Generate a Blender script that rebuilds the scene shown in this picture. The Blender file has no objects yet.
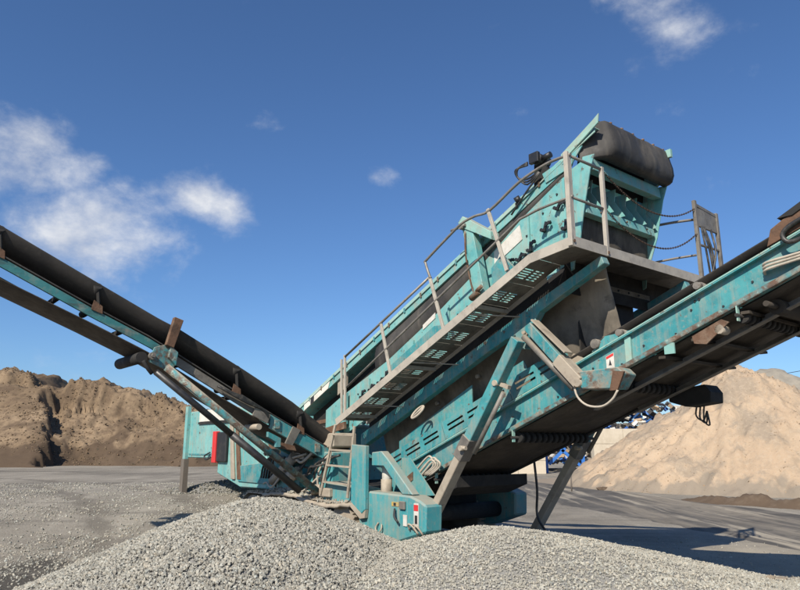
import bpy, math, random
import numpy as np
from mathutils import Vector, Matrix, noise as mn
random.seed(7); rng = np.random.default_rng(7)
scene = bpy.context.scene
col = scene.collection
R = math.radians

# ------------------------------------------------------------------ camera
EYE = 1.78
cam_d = bpy.data.cameras.new('camera'); cam = bpy.data.objects.new('camera', cam_d); col.objects.link(cam)
cam_d.sensor_width = 36.0; cam_d.lens = 36.0 * 665.0 / 800.0
cam_d.clip_start = 0.05; cam_d.clip_end = 6000
cam.location = (0, 0, EYE); cam.rotation_euler = (R(90 + 12.87), 0, 0)
scene.camera = cam

# ------------------------------------------------------------------ sun, sky, exposure
SUN_EL, SUN_AZ = 39.0, -153.0          # the sun stands behind the camera's left shoulder
world = bpy.data.worlds.new('World'); scene.world = world; world.use_nodes = True
def build_world():
    nt = world.node_tree; N = nt.nodes; L = nt.links; N.clear()
    out = N.new('ShaderNodeOutputWorld'); bg = N.new('ShaderNodeBackground'); bg.inputs[1].default_value = 0.098
    sky = N.new('ShaderNodeTexSky'); sky.sky_type = 'NISHITA'; sky.sun_disc = False
    sky.sun_elevation = R(SUN_EL); sky.sun_rotation = R(SUN_AZ)
    sky.air_density = 1.0; sky.dust_density = 0.5; sky.ozone_density = 10.0
    tc = N.new('ShaderNodeTexCoord')
    nrm = N.new('ShaderNodeVectorMath'); nrm.operation = 'NORMALIZE'; L.new(tc.outputs['Generated'], nrm.inputs[0])
    # soft clouds: noise over the sky direction, thick where the listed banks stand
    def noise(scale, det, off, rough=0.60):
        mp = N.new('ShaderNodeMapping'); mp.inputs['Location'].default_value = off; mp.inputs['Scale'].default_value = (1, 1, 1.35)
        L.new(nrm.outputs[0], mp.inputs[0])
        n = N.new('ShaderNodeTexNoise'); n.inputs['Scale'].default_value = scale; n.inputs['Detail'].default_value = det
        n.inputs['Roughness'].default_value = rough; n.inputs['Distortion'].default_value = 0.08
        L.new(mp.outputs[0], n.inputs['Vector']); return n.outputs['Fac']
    def m(op, a, b=None, c=None, clamp=False):
        x = N.new('ShaderNodeMath'); x.operation = op; x.use_clamp = clamp
        for i, v in enumerate((a, b, c)):
            if v is None: continue
            if isinstance(v, (int, float)): x.inputs[i].default_value = v
            else: L.new(v, x.inputs[i])
        return x.outputs[0]
    # cloud banks: direction (azimuth, elevation), angular size in degrees, strength
    banks = [(-26.5, 16.2, 7.4, 3.8, .66), (-32, 20.5, 6.0, 3.8, .50), (-22.0, 14.6, 5.4, 3.0, .50), (-17.2, 20.0, 4.0, 2.0, .44), (23.0, 32.0, 4.8, 3.8, .40),
             (-1.8, 23.2, 1.8, 1.1, .24), (8.7, 34.5, 2.2, 1.8, .36), (-30, 6.5, 9, 1.8, .20), (-12, 27, 2.6, 1.2, .13), (2, 20.5, 3.0, .7, .2), (-55, 25, 14, 6, .4), (70, 24, 16, 6, .4), (-120, 30, 18, 7, .4), (150, 28, 20, 7, .4)]
    sep = N.new('ShaderNodeSeparateXYZ'); L.new(nrm.outputs[0], sep.inputs[0])
    az = m('ARCTAN2', sep.outputs[0], sep.outputs[1]); el = m('ARCSINE', sep.outputs[2])
    tot = None
    for (a, e, sa, se, k) in banks:
        da = m('DIVIDE', m('SUBTRACT', az, R(a)), R(sa)); de = m('DIVIDE', m('SUBTRACT', el, R(e)), R(se))
        d2 = m('ADD', m('MULTIPLY', da, da), m('MULTIPLY', de, de))
        g = m('MULTIPLY', m('EXPONENT', m('MULTIPLY', d2, -0.8)), k)
        tot = g if tot is None else m('MAXIMUM', tot, g)
    n1 = noise(6.4, 10, (0.31, 0.2, 0.7)); n2 = noise(17, 8, (3.1, 1.2, 0.2))
    n1s = noise(6.4, 5, (0.31 + .035, 0.2 + .05, 0.7 - .045))
    dens = m('ADD', m('ADD', m('MULTIPLY', n1, 1.25), m('MULTIPLY', n2, .35)), tot)
    cov = N.new('ShaderNodeMapRange'); cov.interpolation_type = 'SMOOTHSTEP'
    cov.inputs['From Min'].default_value = .98; cov.inputs['From Max'].default_value = 1.52
    L.new(dens, cov.inputs[0])
    shade = m('ADD', m('MULTIPLY', m('SUBTRACT', n1, n1s), 2.6), .62, clamp=True)
    ccol = N.new('ShaderNodeMix'); ccol.data_type = 'RGBA'
    ccol.inputs[6].default_value = (3.4, 3.8, 4.7, 1); ccol.inputs[7].default_value = (6.6, 6.7, 6.9, 1)
    L.new(shade, ccol.inputs[0])
    mix = N.new('ShaderNodeMix'); mix.data_type = 'RGBA'
    L.new(m('MULTIPLY', cov.outputs[0], .95), mix.inputs[0]); L.new(sky.outputs[0], mix.inputs[6]); L.new(ccol.outputs[2], mix.inputs[7])
    L.new(mix.outputs[2], bg.inputs[0]); L.new(bg.outputs[0], out.inputs[0])
build_world()
sd = bpy.data.lights.new('sun', 'SUN'); sd.energy = 5.0; sd.angle = R(0.53); sd.color = (1.0, .92, .80)
sun = bpy.data.objects.new('sun', sd); col.objects.link(sun)
ldir = Vector((math.sin(R(SUN_AZ + 180)) * math.cos(R(SUN_EL)), math.cos(R(SUN_AZ + 180)) * math.cos(R(SUN_EL)), -math.sin(R(SUN_EL))))
sun.rotation_euler = ldir.to_track_quat('-Z', 'Y').to_euler(); sun.location = (-20, -35, 30)
vs = scene.view_settings; vs.view_transform = 'Standard'; vs.look = 'None'; vs.gamma = 1; vs.exposure = 0.4
scene.render.engine = 'CYCLES'
scene.cycles.max_bounces = 5

# ------------------------------------------------------------------ materials
MATS = {}
def mat(name, base, rough=.6, metal=0., vary=(), bump=(0, 30), spec=.5, var_rough=.1, coords='Object', vcol=None, ledge=0, band=None):
    """vary: list of (colour, noise scale, threshold low, threshold high, strength[, stretch])"""
    if name in MATS: return MATS[name]
    M = bpy.data.materials.new(name); M.use_nodes = True; nt = M.node_tree; N = nt.nodes; L = nt.links
    b = N['Principled BSDF']; b.inputs['Roughness'].default_value = rough; b.inputs['Metallic'].default_value = metal
    b.inputs['Specular IOR Level'].default_value = spec
    tc = N.new('ShaderNodeTexCoord'); src = tc.outputs[coords]
    c = N.new('ShaderNodeRGB'); c.outputs[0].default_value = (*base, 1); cur = c.outputs[0]
    if vcol:
        at = N.new('ShaderNodeAttribute'); at.attribute_name = vcol
        mx = N.new('ShaderNodeMix'); mx.data_type = 'RGBA'; mx.blend_type = 'MULTIPLY'; mx.inputs[0].default_value = 1
        L.new(cur, mx.inputs[6]); L.new(at.outputs['Color'], mx.inputs[7]); cur = mx.outputs[2]
    for i, v in enumerate(vary):
        colr, sc, lo, hi, st = v[:5]; stretch = v[5] if len(v) > 5 else (1, 1, 1)
        mp = N.new('ShaderNodeMapping'); mp.inputs['Location'].default_value = (i * 3.7, i * 1.9, i * 5.3); mp.inputs['Scale'].default_value = stretch
        L.new(src, mp.inputs[0])
        n = N.new('ShaderNodeTexNoise'); n.inputs['Scale'].default_value = sc; n.inputs['Detail'].default_value = 7; n.inputs['Roughness'].default_value = .65
        L.new(mp.outputs[0], n.inputs['Vector'])
        r = N.new('ShaderNodeMapRange'); r.inputs['From Min'].default_value = lo; r.inputs['From Max'].default_value = hi; r.inputs['To Max'].default_value = st
        L.new(n.outputs['Fac'], r.inputs[0])
        mx = N.new('ShaderNodeMix'); mx.data_type = 'RGBA'; L.new(r.outputs[0], mx.inputs[0]); L.new(cur, mx.inputs[6]); mx.inputs[7].default_value = (*colr, 1)
        cur = mx.outputs[2]
    if ledge:        # dust lies on everything that faces up
        gm = N.new('ShaderNodeNewGeometry'); sx = N.new('ShaderNodeSeparateXYZ'); L.new(gm.outputs['Normal'], sx.inputs[0])
        n = N.new('ShaderNodeTexNoise'); n.inputs['Scale'].default_value = 5; n.inputs['Detail'].default_value = 6; L.new(src, n.inputs['Vector'])
        ad = N.new('ShaderNodeMath'); ad.operation = 'MULTIPLY_ADD'; L.new(n.outputs['Fac'], ad.inputs[0]); ad.inputs[1].default_value = .7; L.new(sx.outputs[2], ad.inputs[2])
        r = N.new('ShaderNodeMapRange'); r.inputs['From Min'].default_value = .75; r.inputs['From Max'].default_value = 1.25; r.inputs['To Max'].default_value = ledge; L.new(ad.outputs[0], r.inputs[0])
        mx = N.new('ShaderNodeMix'); mx.data_type = 'RGBA'; L.new(r.outputs[0], mx.inputs[0]); L.new(cur, mx.inputs[6]); mx.inputs[7].default_value = (.33, .29, .225, 1); cur = mx.outputs[2]
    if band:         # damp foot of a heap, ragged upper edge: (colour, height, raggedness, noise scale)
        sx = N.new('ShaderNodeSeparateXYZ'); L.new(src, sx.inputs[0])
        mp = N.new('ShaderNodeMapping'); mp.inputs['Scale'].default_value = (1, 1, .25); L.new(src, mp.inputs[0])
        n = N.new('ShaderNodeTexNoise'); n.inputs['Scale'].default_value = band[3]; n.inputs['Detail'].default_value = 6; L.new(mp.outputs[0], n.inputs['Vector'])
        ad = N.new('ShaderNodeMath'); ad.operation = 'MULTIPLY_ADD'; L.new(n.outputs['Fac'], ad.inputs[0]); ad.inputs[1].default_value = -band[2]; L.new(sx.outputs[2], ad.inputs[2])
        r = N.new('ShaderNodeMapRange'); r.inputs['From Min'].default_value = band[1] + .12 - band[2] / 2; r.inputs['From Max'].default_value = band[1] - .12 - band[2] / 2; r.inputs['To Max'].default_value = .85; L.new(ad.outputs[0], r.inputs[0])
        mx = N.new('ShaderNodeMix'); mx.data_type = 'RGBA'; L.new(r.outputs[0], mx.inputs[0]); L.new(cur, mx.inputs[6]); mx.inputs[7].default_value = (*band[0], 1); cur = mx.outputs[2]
    L.new(cur, b.inputs['Base Color'])
    if var_rough:
        n = N.new('ShaderNodeTexNoise'); n.inputs['Scale'].default_value = 9; n.inputs['Detail'].default_value = 5; L.new(src, n.inputs['Vector'])
        r = N.new('ShaderNodeMapRange'); r.inputs['From Min'].default_value = .3; r.inputs['From Max'].default_value = .7
        r.inputs['To Min'].default_value = max(0, rough - var_rough); r.inputs['To Max'].default_value = min(1, rough + var_rough)
        L.new(n.outputs['Fac'], r.inputs[0]); L.new(r.outputs[0], b.inputs['Roughness'])
    if bump[0]:
        n = N.new('ShaderNodeTexNoise'); n.inputs['Scale'].default_value = bump[1]; n.inputs['Detail'].default_value = 6; L.new(src, n.inputs['Vector'])
        bp = N.new('ShaderNodeBump'); bp.inputs['Strength'].default_value = bump[0]; bp.inputs['Distance'].default_value = .02
        L.new(n.outputs['Fac'], bp.inputs['Height']); L.new(bp.outputs[0], b.inputs['Normal'])
    MATS[name] = M; return M
DUST = (.30, .26, .20); RUST = (.105, .052, .030)
mat('teal', (.026, .205, .228), .58, vary=[((.065, .29, .30), 1.7, .42, .62, .8), ((.014, .12, .132), 5, .52, .70, .65), (DUST, 2.6, .48, .74, .6), (DUST, 3.0, .50, .68, .55, (4, 4, .3)), (DUST, 22, .55, .70, .5), ((.10, .12, .115), 40, .60, .66, .5, (1, 1, 6)), (RUST, 8.5, .625, .67, .85), (RUST, 30, .68, .72, .7)], bump=(.12, 9), ledge=.75)
mat('teal_faded', (.12, .345, .335), .58, vary=[((.24, .44, .405), 1.4, .40, .66, .75), ((.04, .24, .26), 3.6, .50, .68, .65), (DUST, 5, .50, .74, .55), (DUST, 3.0, .50, .68, .55, (4, 4, .3)), ((.10, .13, .12), 40, .60, .66, .5, (1, 1, 6)), (RUST, 9, .62, .665, .9), ((.03, .04, .04), 13, .68, .74, .6), (RUST, 34, .68, .72, .7)], bump=(.12, 9), ledge=.75)
mat('teal_pale', (.25, .42, .36), .65, vary=[((.14, .34, .32), 2.2, .42, .66, .75), (DUST, 6, .48, .72, .65), (RUST, 11, .60, .67, .85)], bump=(.1, 12), ledge=.75)
mat('teal_chassis', (.035, .235, .258), .60, vary=[((.07, .30, .305), 1.5, .42, .66, .7), (DUST, 1.5, .46, .72, .65), (DUST, 2.6, .50, .68, .55, (4, 4, .3)), (DUST, 14, .53, .72, .5), (RUST, 10, .67, .71, .8), ((.02, .05, .05), 6, .70, .78, .5)], bump=(.15, 8), ledge=.75)
mat('galv', (.36, .325, .27), .65, .1, vary=[((.47, .425, .35), 2.5, .42, .66, .7), ((.20, .18, .15), 6, .52, .72, .6), (RUST, 13, .66, .72, .7)], bump=(.12, 14))
mat('galv_dark', (.16, .145, .125), .6, .2, vary=[((.27, .25, .21), 3, .45, .7, .7), ((.06, .055, .05), 6, .5, .7, .7), (RUST, 11, .64, .7, .6)], bump=(.12, 14), ledge=.75)
mat('dusty_steel', (.33, .28, .215), .7, .1, vary=[((.42, .37, .29), 3, .45, .7, .7), ((.17, .14, .11), 5, .52, .72, .7), (RUST, 9, .62, .70, .6)], bump=(.2, 14))
mat('rubber', (.034, .032, .030), .68, vary=[((.085, .078, .068), 2.2, .42, .70, .8, (1, 1, .35)), ((.15, .132, .105), 3.5, .54, .78, .6, (2, 2, .3)), ((.018, .017, .016), 6, .56, .72, .6), ((.13, .115, .09), 22, .62, .75, .5)], bump=(.15, 10), spec=.4)
mat('dusty_rubber', (.075, .066, .054), .85, vary=[((.14, .122, .095), 2.6, .45, .65, .8, (1, 1.5, .35)), ((.03, .027, .024), 5, .52, .66, .7)], bump=(.3, 12), spec=.2)
mat('pipe', (.19, .175, .15), .55, .3, vary=[((.30, .275, .235), 4, .45, .65, .7), ((.10, .09, .078), 9, .52, .68, .6), (RUST, 14, .62, .7, .7)])
mat('belt', (.026, .024, .022), .74, vary=[((.058, .05, .042), 1.2, .42, .68, .8), ((.10, .085, .068), 9, .56, .78, .45), ((.13, .11, .085), 2.5, .60, .75, .4, (3, .25, .3))], bump=(.12, 16), spec=.35)
mat('return_belt', (.045, .037, .029), .78, vary=[((.09, .075, .058), 2, .45, .7, .8), ((.02, .018, .016), 6, .55, .75, .6)], bump=(.15, 14), spec=.3)
mat('under_dark', (.022, .021, .020), .8, vary=[((.06, .052, .042), 2.4, .5, .75, .7)], bump=(.15, 12), spec=.3)  # underside and dark parts; base colour darkened to stand in for shade below
mat('chute', (.20, .172, .135), .85, vary=[((.10, .088, .072), 1.6, .42, .62, .8), ((.33, .285, .22), 2.8, .50, .70, .7, (1, 1, .35)), ((.045, .04, .035), 4.2, .60, .74, .7)], bump=(.3, 8), spec=.2)
mat('rust', (.135, .078, .050), .88, vary=[((.065, .042, .03), 6, .45, .65, .8), ((.26, .20, .145), 4, .50, .72, .75), ((.05, .16, .17), 3, .62, .72, .5)], bump=(.35, 22), spec=.2, ledge=.75)
mat('black', (.016, .016, .017), .45, vary=[((.07, .062, .05), 5, .5, .75, .55)], bump=(.06, 10))
mat('hose', (.02, .02, .02), .5, vary=[((.16, .14, .11), 7, .48, .7, .7)])
mat('hose_pale', (.40, .35, .28), .8, vary=[((.22, .19, .15), 8, .5, .7, .7)])
mat('white_panel', (.62, .60, .53), .6, vary=[((.42, .38, .30), 4, .5, .7, .6), ((.2, .17, .14), 12, .64, .72, .6)])
mat('decal_white', (.55, .53, .48), .6, vary=[((.36, .32, .26), 7, .45, .7, .7), ((.2, .16, .12), 20, .62, .72, .6)])
mat('teal_worn', (.03, .15, .155), .6, vary=[((.05, .21, .21), 2, .45, .65, .7), ((.04, .05, .045), 3.5, .48, .64, .8, (.4, .4, 2)), (DUST, 6, .5, .7, .5)], bump=(.15, 12), ledge=.7)
mat('teal_rusty', (.035, .21, .23), .65, vary=[((.24, .19, .14), 5, .40, .58, .9), (RUST, 9, .46, .60, .9), ((.30, .42, .37), 14, .58, .66, .6)], bump=(.25, 18), ledge=.75)
mat('red', (.55, .030, .028), .5, vary=[((.36, .03, .03), 5, .5, .7, .6)])
mat('yellow', (.45, .30, .06), .6, vary=[(DUST, 6, .42, .6, .7)])
mat('ink', (.02, .02, .022), .6)
mat('chain', (.085, .060, .045), .6, .5, vary=[(RUST, 20, .5, .65, .7)])
mat('chrome', (.40, .38, .34), .35, .6, vary=[(DUST, 8, .45, .7, .7)])
mat('concrete', (.50, .44, .345), .9, vary=[((.40, .345, .26), 1.2, .45, .7, .8), ((.26, .225, .17), 3, .6, .78, .5, (1, 1, .25)), ((.58, .52, .42), 5, .5, .7, .5)], bump=(.25, 6), spec=.2)
mat('blue_steel', (.035, .16, .50), .5, vary=[((.02, .09, .30), 3, .5, .7, .7), ((.25, .3, .4), 9, .66, .75, .5)])
mat('gravel_coarse', (.345, .328, .276), .9, vcol='tone', vary=[((.34, .325, .28), 3, .5, .65, .5), ((.30, .285, .245), 40, .5, .7, .4)], spec=.25, var_rough=0)
mat('gravel_fine', (.36, .342, .286), .92, vcol='tone', vary=[((.31, .292, .245), 1.3, .46, .62, .7)], spec=.2, var_rough=0)
mat('gravel_bed', (.20, .195, .18), .95, vary=[((.30, .29, .27), 60, .45, .6, .8), ((.10, .098, .09), 34, .52, .64, .8)], bump=(.9, 45), spec=.15)
mat('fine_bed', (.27, .262, .238), .95, vary=[((.36, .35, .315), 90, .45, .6, .8), ((.15, .145, .13), 55, .54, .66, .8), ((.22, .212, .19), .8, .45, .65, .7)], bump=(.9, 70), spec=.15)
mat('sand_tan', (.365, .272, .185), .95, vary=[((.43, .33, .228), .35, .44, .62, .7), ((.25, .205, .155), .42, .52, .60, .8, (1.3, 1, .6)), ((.235, .195, .15), .9, .56, .64, .7, (1.6, 1.6, .45)), ((.26, .205, .148), 1.6, .50, .66, .6), ((.40, .325, .24), 7, .5, .65, .45), ((.23, .185, .14), 14, .56, .66, .5)], bump=(.8, 7), spec=.15, band=((.215, .182, .142), .55, 2.6, 1.1))
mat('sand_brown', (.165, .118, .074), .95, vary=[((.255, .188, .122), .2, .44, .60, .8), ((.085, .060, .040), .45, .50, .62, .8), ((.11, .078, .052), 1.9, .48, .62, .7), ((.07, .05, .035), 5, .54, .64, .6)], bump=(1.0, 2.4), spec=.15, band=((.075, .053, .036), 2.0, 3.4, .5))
mat('sand_grey', (.27, .245, .20), .95, vary=[((.20, .18, .15), .5, .45, .65, .8), ((.34, .30, .24), 1.8, .52, .7, .5)], bump=(.5, 5), spec=.15)
mat('clod_tan', (.34, .26, .18), .95, vcol='tone', spec=.15, var_rough=0)
mat('clod_brown', (.15, .108, .07), .95, vcol='tone', spec=.15, var_rough=0)
mat('mud', (.10, .072, .05), .95, vary=[((.15, .115, .083), 2.4, .5, .7, .7)], bump=(.7, 6), spec=.15)
mat('wood_post', (.13, .11, .09), .85, vary=[((.07, .06, .05), 6, .5, .7, .7, (1, 1, .2))], bump=(.2, 20))
mat('scrap', (1, 1, 1), .65, vcol='tone', var_rough=.15)

RUTS = [(-26, 2, 23.2, .34), (-26, 2, 25.1, .34), (-34, 44, 32.5, .36), (-34, 44, 34.4, .36)]
def ground_material():
    M = bpy.data.materials.new('yard_ground'); M.use_nodes = True; nt = M.node_tree; N = nt.nodes; L = nt.links
    b = N['Principled BSDF']; b.inputs['Roughness'].default_value = .95; b.inputs['Specular IOR Level'].default_value = .15
    tc = N.new('ShaderNodeTexCoord'); P = tc.outputs['Object']
    def nz(scale, det=7, off=0, stretch=(1, 1, 1), rot=0):
        mp = N.new('ShaderNodeMapping'); mp.inputs['Location'].default_value = (off, off * .7, 0); mp.inputs['Scale'].default_value = stretch; mp.inputs['Rotation'].default_value = (0, 0, rot)
        L.new(P, mp.inputs[0]); n = N.new('ShaderNodeTexNoise'); n.inputs['Scale'].default_value = scale; n.inputs['Detail'].default_value = det; n.inputs['Roughness'].default_value = .62
        L.new(mp.outputs[0], n.inputs['Vector']); return n.outputs['Fac']
    def rng_(x, lo, hi, a=0., b_=1.):
        r = N.new('ShaderNodeMapRange'); r.inputs['From Min'].default_value = lo; r.inputs['From Max'].default_value = hi; r.inputs['To Min'].default_value = a; r.inputs['To Max'].default_value = b_
        L.new(x, r.inputs[0]); return r.outputs[0]
    def mix(f, a, c):
        x = N.new('ShaderNodeMix'); x.data_type = 'RGBA'; L.new(f, x.inputs[0])
        if isinstance(a, tuple): x.inputs[6].default_value = (*a, 1)
        else: L.new(a, x.inputs[6])
        if isinstance(c, tuple): x.inputs[7].default_value = (*c, 1)
        else: L.new(c, x.inputs[7])
        return x.outputs[2]
    c = mix(rng_(nz(.35), .40, .62), (.195, .175, .142), (.275, .248, .203))
    c = mix(rng_(nz(.16, off=4, stretch=(.45, 1.3, 1)), .54, .62, 0, .75), c, (.105, .094, .078))
    c = mix(rng_(nz(.8, off=21, stretch=(1.6, .22, 1), rot=.5), .52, .64, 0, .6), c, (.335, .305, .25))
    c = mix(rng_(nz(1.1, off=31, stretch=(.2, 1.5, 1), rot=.15), .55, .64, 0, .6), c, (.13, .117, .097))
    c = mix(rng_(nz(7, off=9), .56, .70, 0, .5), c, (.30, .28, .24))
    c = mix(rng_(nz(42, 3, off=2), .55, .66, 0, .6), c, (.10, .095, .085))
    c = mix(rng_(nz(55, 3, off=12), .57, .66, 0, .6), c, (.42, .40, .36))
    # damp dark stone dust low on the left, near the coarse heap
    d = N.new('ShaderNodeVectorMath'); d.operation = 'DISTANCE'; L.new(P, d.inputs[0]); d.inputs[1].default_value = (-5.0, 8.7, 0)
    ad = N.new('ShaderNodeMath'); ad.operation = 'ADD'; L.new(d.outputs['Value'], ad.inputs[0]); L.new(rng_(nz(1.4, off=5), .3, .7, -1.0, 1.0), ad.inputs[1])
    c = mix(rng_(ad.outputs[0], 2.4, 1.2, 0, .9), c, (.056, .051, .044))
    d2 = N.new('ShaderNodeVectorMath'); d2.operation = 'DISTANCE'; L.new(P, d2.inputs[0]); d2.inputs[1].default_value = (8.5, 9.5, 0)
    ad2 = N.new('ShaderNodeMath'); ad2.operation = 'ADD'; L.new(d2.outputs['Value'], ad2.inputs[0]); L.new(rng_(nz(.8, off=7), .3, .7, -1.6, 1.6), ad2.inputs[1])
    c = mix(rng_(ad2.outputs[0], 5.5, 2.5, 0, .75), c, (.36, .315, .24))
    for (rx, ry, rr, w) in RUTS:
        d3 = N.new('ShaderNodeVectorMath'); d3.operation = 'DISTANCE'; sp_ = N.new('ShaderNodeVectorMath'); sp_.operation = 'MULTIPLY'; sp_.inputs[1].default_value = (1, 1, 0); L.new(P, sp_.inputs[0])
        L.new(sp_.outputs[0], d3.inputs[0]); d3.inputs[1].default_value = (rx, ry, 0)
        a3 = N.new('ShaderNodeMath'); a3.operation = 'SUBTRACT'; L.new(d3.outputs['Value'], a3.inputs[0]); a3.inputs[1].default_value = rr
        b3 = N.new('ShaderNodeMath'); b3.operation = 'ABSOLUTE'; L.new(a3.outputs[0], b3.inputs[0])
        e3 = N.new('ShaderNodeMath'); e3.operation = 'ADD'; L.new(b3.outputs[0], e3.inputs[0]); L.new(rng_(nz(1.7, off=rr), .3, .7, -.2, .3), e3.inputs[1])
        c = mix(rng_(e3.outputs[0], w, w * .4, 0, .6), c, (.115, .102, .083))
    L.new(c, b.inputs['Base Color'])
    bp = N.new('ShaderNodeBump'); bp.inputs['Strength'].default_value = .7; bp.inputs['Distance'].default_value = .03
    L.new(nz(28, 6, off=3), bp.inputs['Height']); L.new(bp.outputs[0], b.inputs['Normal'])
    MATS['ground'] = M
ground_material()
mat('asphalt', (.075, .070, .063), .9, vary=[((.145, .132, .113), .5, .42, .62, .8), ((.24, .21, .165), .45, .48, .60, .75, (2.2, .16, 1)), ((.38, .335, .26), 1.2, .54, .64, .75, (2.0, .12, 1)), ((.05, .048, .046), 3, .55, .7, .6)], bump=(.3, 40), spec=.2)

# ------------------------------------------------------------------ mesh helpers
class MB:
    def __init__(s): s.v = []; s.f = []; s.sm = []
    def add(s, vs_, fs, smooth=False):
        o = len(s.v); s.v += [tuple(p) for p in vs_]; s.f += [tuple(i + o for i in f) for f in fs]; s.sm += [smooth] * len(fs); return s
    def box(s, x0, x1, y0, y1, z0, z1):
        return s.add([(x0, y0, z0), (x1, y0, z0), (x1, y1, z0), (x0, y1, z0), (x0, y0, z1), (x1, y0, z1), (x1, y1, z1), (x0, y1, z1)],
                     [(0, 3, 2, 1), (4, 5, 6, 7), (0, 1, 5, 4), (1, 2, 6, 5), (2, 3, 7, 6), (3, 0, 4, 7)])
    def prism(s, poly, a0, a1, axis='v'):
        """poly of (u,h) extruded along v, or of (v,h) extruded along u"""
        n = len(poly); f = (lambda p, a: (p[0], a, p[1])) if axis == 'v' else (lambda p, a: (a, p[0], p[1]))
        return s.add([f(p, a0) for p in poly] + [f(p, a1) for p in poly],
                     [tuple(range(n)), tuple(range(2 * n - 1, n - 1, -1))] + [(i, i + n, (i + 1) % n + n, (i + 1) % n) for i in range(n)])
    def frame(s, p, q, up=(0, 0, 1)):
        p = Vector(p); q = Vector(q); d = (q - p).normalized(); w = d.cross(Vector(up))
        if w.length < 1e-4: w = d.cross(Vector((0, 1, 0)))
        w.normalize(); return p, q, d, w, w.cross(d).normalized()
    def beam(s, p, q, w, h, up=(0, 0, 1), w2=None, h2=None):
        p, q, d, sx, u = s.frame(p, q, up); w2 = w2 or w; h2 = h2 or h
        V = [p + sx * a * w / 2 + u * b * h / 2 for a, b in ((-1, -1), (1, -1), (1, 1), (-1, 1))] + [q + sx * a * w2 / 2 + u * b * h2 / 2 for a, b in ((-1, -1), (1, -1), (1, 1), (-1, 1))]
        return s.add(V, [(0, 3, 2, 1), (4, 5, 6, 7), (0, 1, 5, 4), (1, 2, 6, 5), (2, 3, 7, 6), (3, 0, 4, 7)])
    def section(s, p, q, poly, up=(0, 0, 1)):
        """any closed profile (side, up) swept straight from p to q"""
        p, q, d, sx, u = s.frame(p, q, up); n = len(poly)
        return s.add([p + sx * a + u * b for a, b in poly] + [q + sx * a + u * b for a, b in poly],
                     [tuple(range(n))[::-1], tuple(range(n, 2 * n))] + [(i, (i + 1) % n, (i + 1) % n + n, i + n) for i in range(n)])
    def cyl(s, p, q, r, n=14, r2=None):
        p, q, d, sx, u = s.frame(p, q); r2 = r if r2 is None else r2
        c = [(math.cos(2 * math.pi * i / n), math.sin(2 * math.pi * i / n)) for i in range(n)]
        o = len(s.v)
        s.add([p + (sx * a + u * b) * r for a, b in c] + [q + (sx * a + u * b) * r2 for a, b in c], [(i, (i + 1) % n, (i + 1) % n + n, i + n) for i in range(n)], True)
        s.f += [tuple(range(o, o + n))[::-1], tuple(range(o + n, o + 2 * n))]; s.sm += [False, False]; return s
    def tube(s, pts, r, n=8, closed=False):
        pts = [Vector(p) for p in pts]
        if not closed and len(pts) > 2:       # round the path
            q = [pts[0] * 2 - pts[1]] + pts + [pts[-1] * 2 - pts[-2]]; o_ = []
            for i in range(1, len(q) - 2):
                a, b, c, d = q[i - 1:i + 3]
                for t in (0, .25, .5, .75): o_.append(.5 * (2 * b + (c - a) * t + (2 * a - 5 * b + 4 * c - d) * t * t + (3 * b - a - 3 * c + d) * t ** 3))
            pts = o_ + [pts[-1]]
        m_ = len(pts); V = []; prev = None
        for i, p in enumerate(pts):
            if closed: t = pts[(i + 1) % m_] - pts[i - 1]
            else: t = pts[min(i + 1, m_ - 1)] - pts[max(i - 1, 0)]
            t.normalize()
            if prev is None:
                a = Vector((0, 0, 1)) if abs(t.z) < .9 else Vector((1, 0, 0)); sx = t.cross(a).normalized()
            else: sx = (prev - t * prev.dot(t)).normalized()
            prev = sx; u = t.cross(sx)
            V += [p + (sx * math.cos(2 * math.pi * k / n) + u * math.sin(2 * math.pi * k / n)) * r for k in range(n)]
        F = []
        for i in range(m_ if closed else m_ - 1):
            j = (i + 1) % m_
            F += [(i * n + k, i * n + (k + 1) % n, j * n + (k + 1) % n, j * n + k) for k in range(n)]
        o = len(s.v); s.add(V, F, True)
        if not closed: s.f += [tuple(range(o, o + n))[::-1], tuple(range(o + (m_ - 1) * n, o + m_ * n))]; s.sm += [False, False]
        return s
    def grid(s, P, thick=None, smooth=True):
        """P: rows of points; thick: offset vector giving the sheet a real thickness"""
        nr, nc = len(P), len(P[0]); V = [p for r in P for p in r]
        F = [(i * nc + j, i * nc + j + 1, (i + 1) * nc + j + 1, (i + 1) * nc + j) for i in range(nr - 1) for j in range(nc - 1)]
        if thick is not None:
            n = len(V); t = Vector(thick); V = V + [Vector(p) + t for p in V]; F = F + [tuple(a + n for a in f[::-1]) for f in F]
            rim = [j for j in range(nc)] + [i * nc + nc - 1 for i in range(1, nr)] + [(nr - 1) * nc + j for j in range(nc - 2, -1, -1)] + [i * nc for i in range(nr - 2, 0, -1)]
            F += [(rim[k], rim[k] + n, rim[(k + 1) % len(rim)] + n, rim[(k + 1) % len(rim)]) for k in range(len(rim))]
        return s.add(V, F, smooth)
    def slotted(s, o, eu, ev, lu, lv, t, holes):
        """plate lu x lv in the plane of unit vectors eu, ev with real rectangular holes (u0,u1,v0,v1)"""
        o, eu, ev = Vector(o), Vector(eu), Vector(ev); n = eu.cross(ev).normalized() * t
        us = sorted({0, lu, *[h[0] for h in holes], *[h[1] for h in holes]}); vs_ = sorted({0, lv, *[h[2] for h in holes], *[h[3] for h in holes]})
        def hole(i, j):
            if i < 0 or j < 0 or i >= len(us) - 1 or j >= len(vs_) - 1: return True
            cu, cv = (us[i] + us[i + 1]) / 2, (vs_[j] + vs_[j + 1]) / 2
            return any(a < cu < b and c < cv < d for a, b, c, d in holes)
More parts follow.
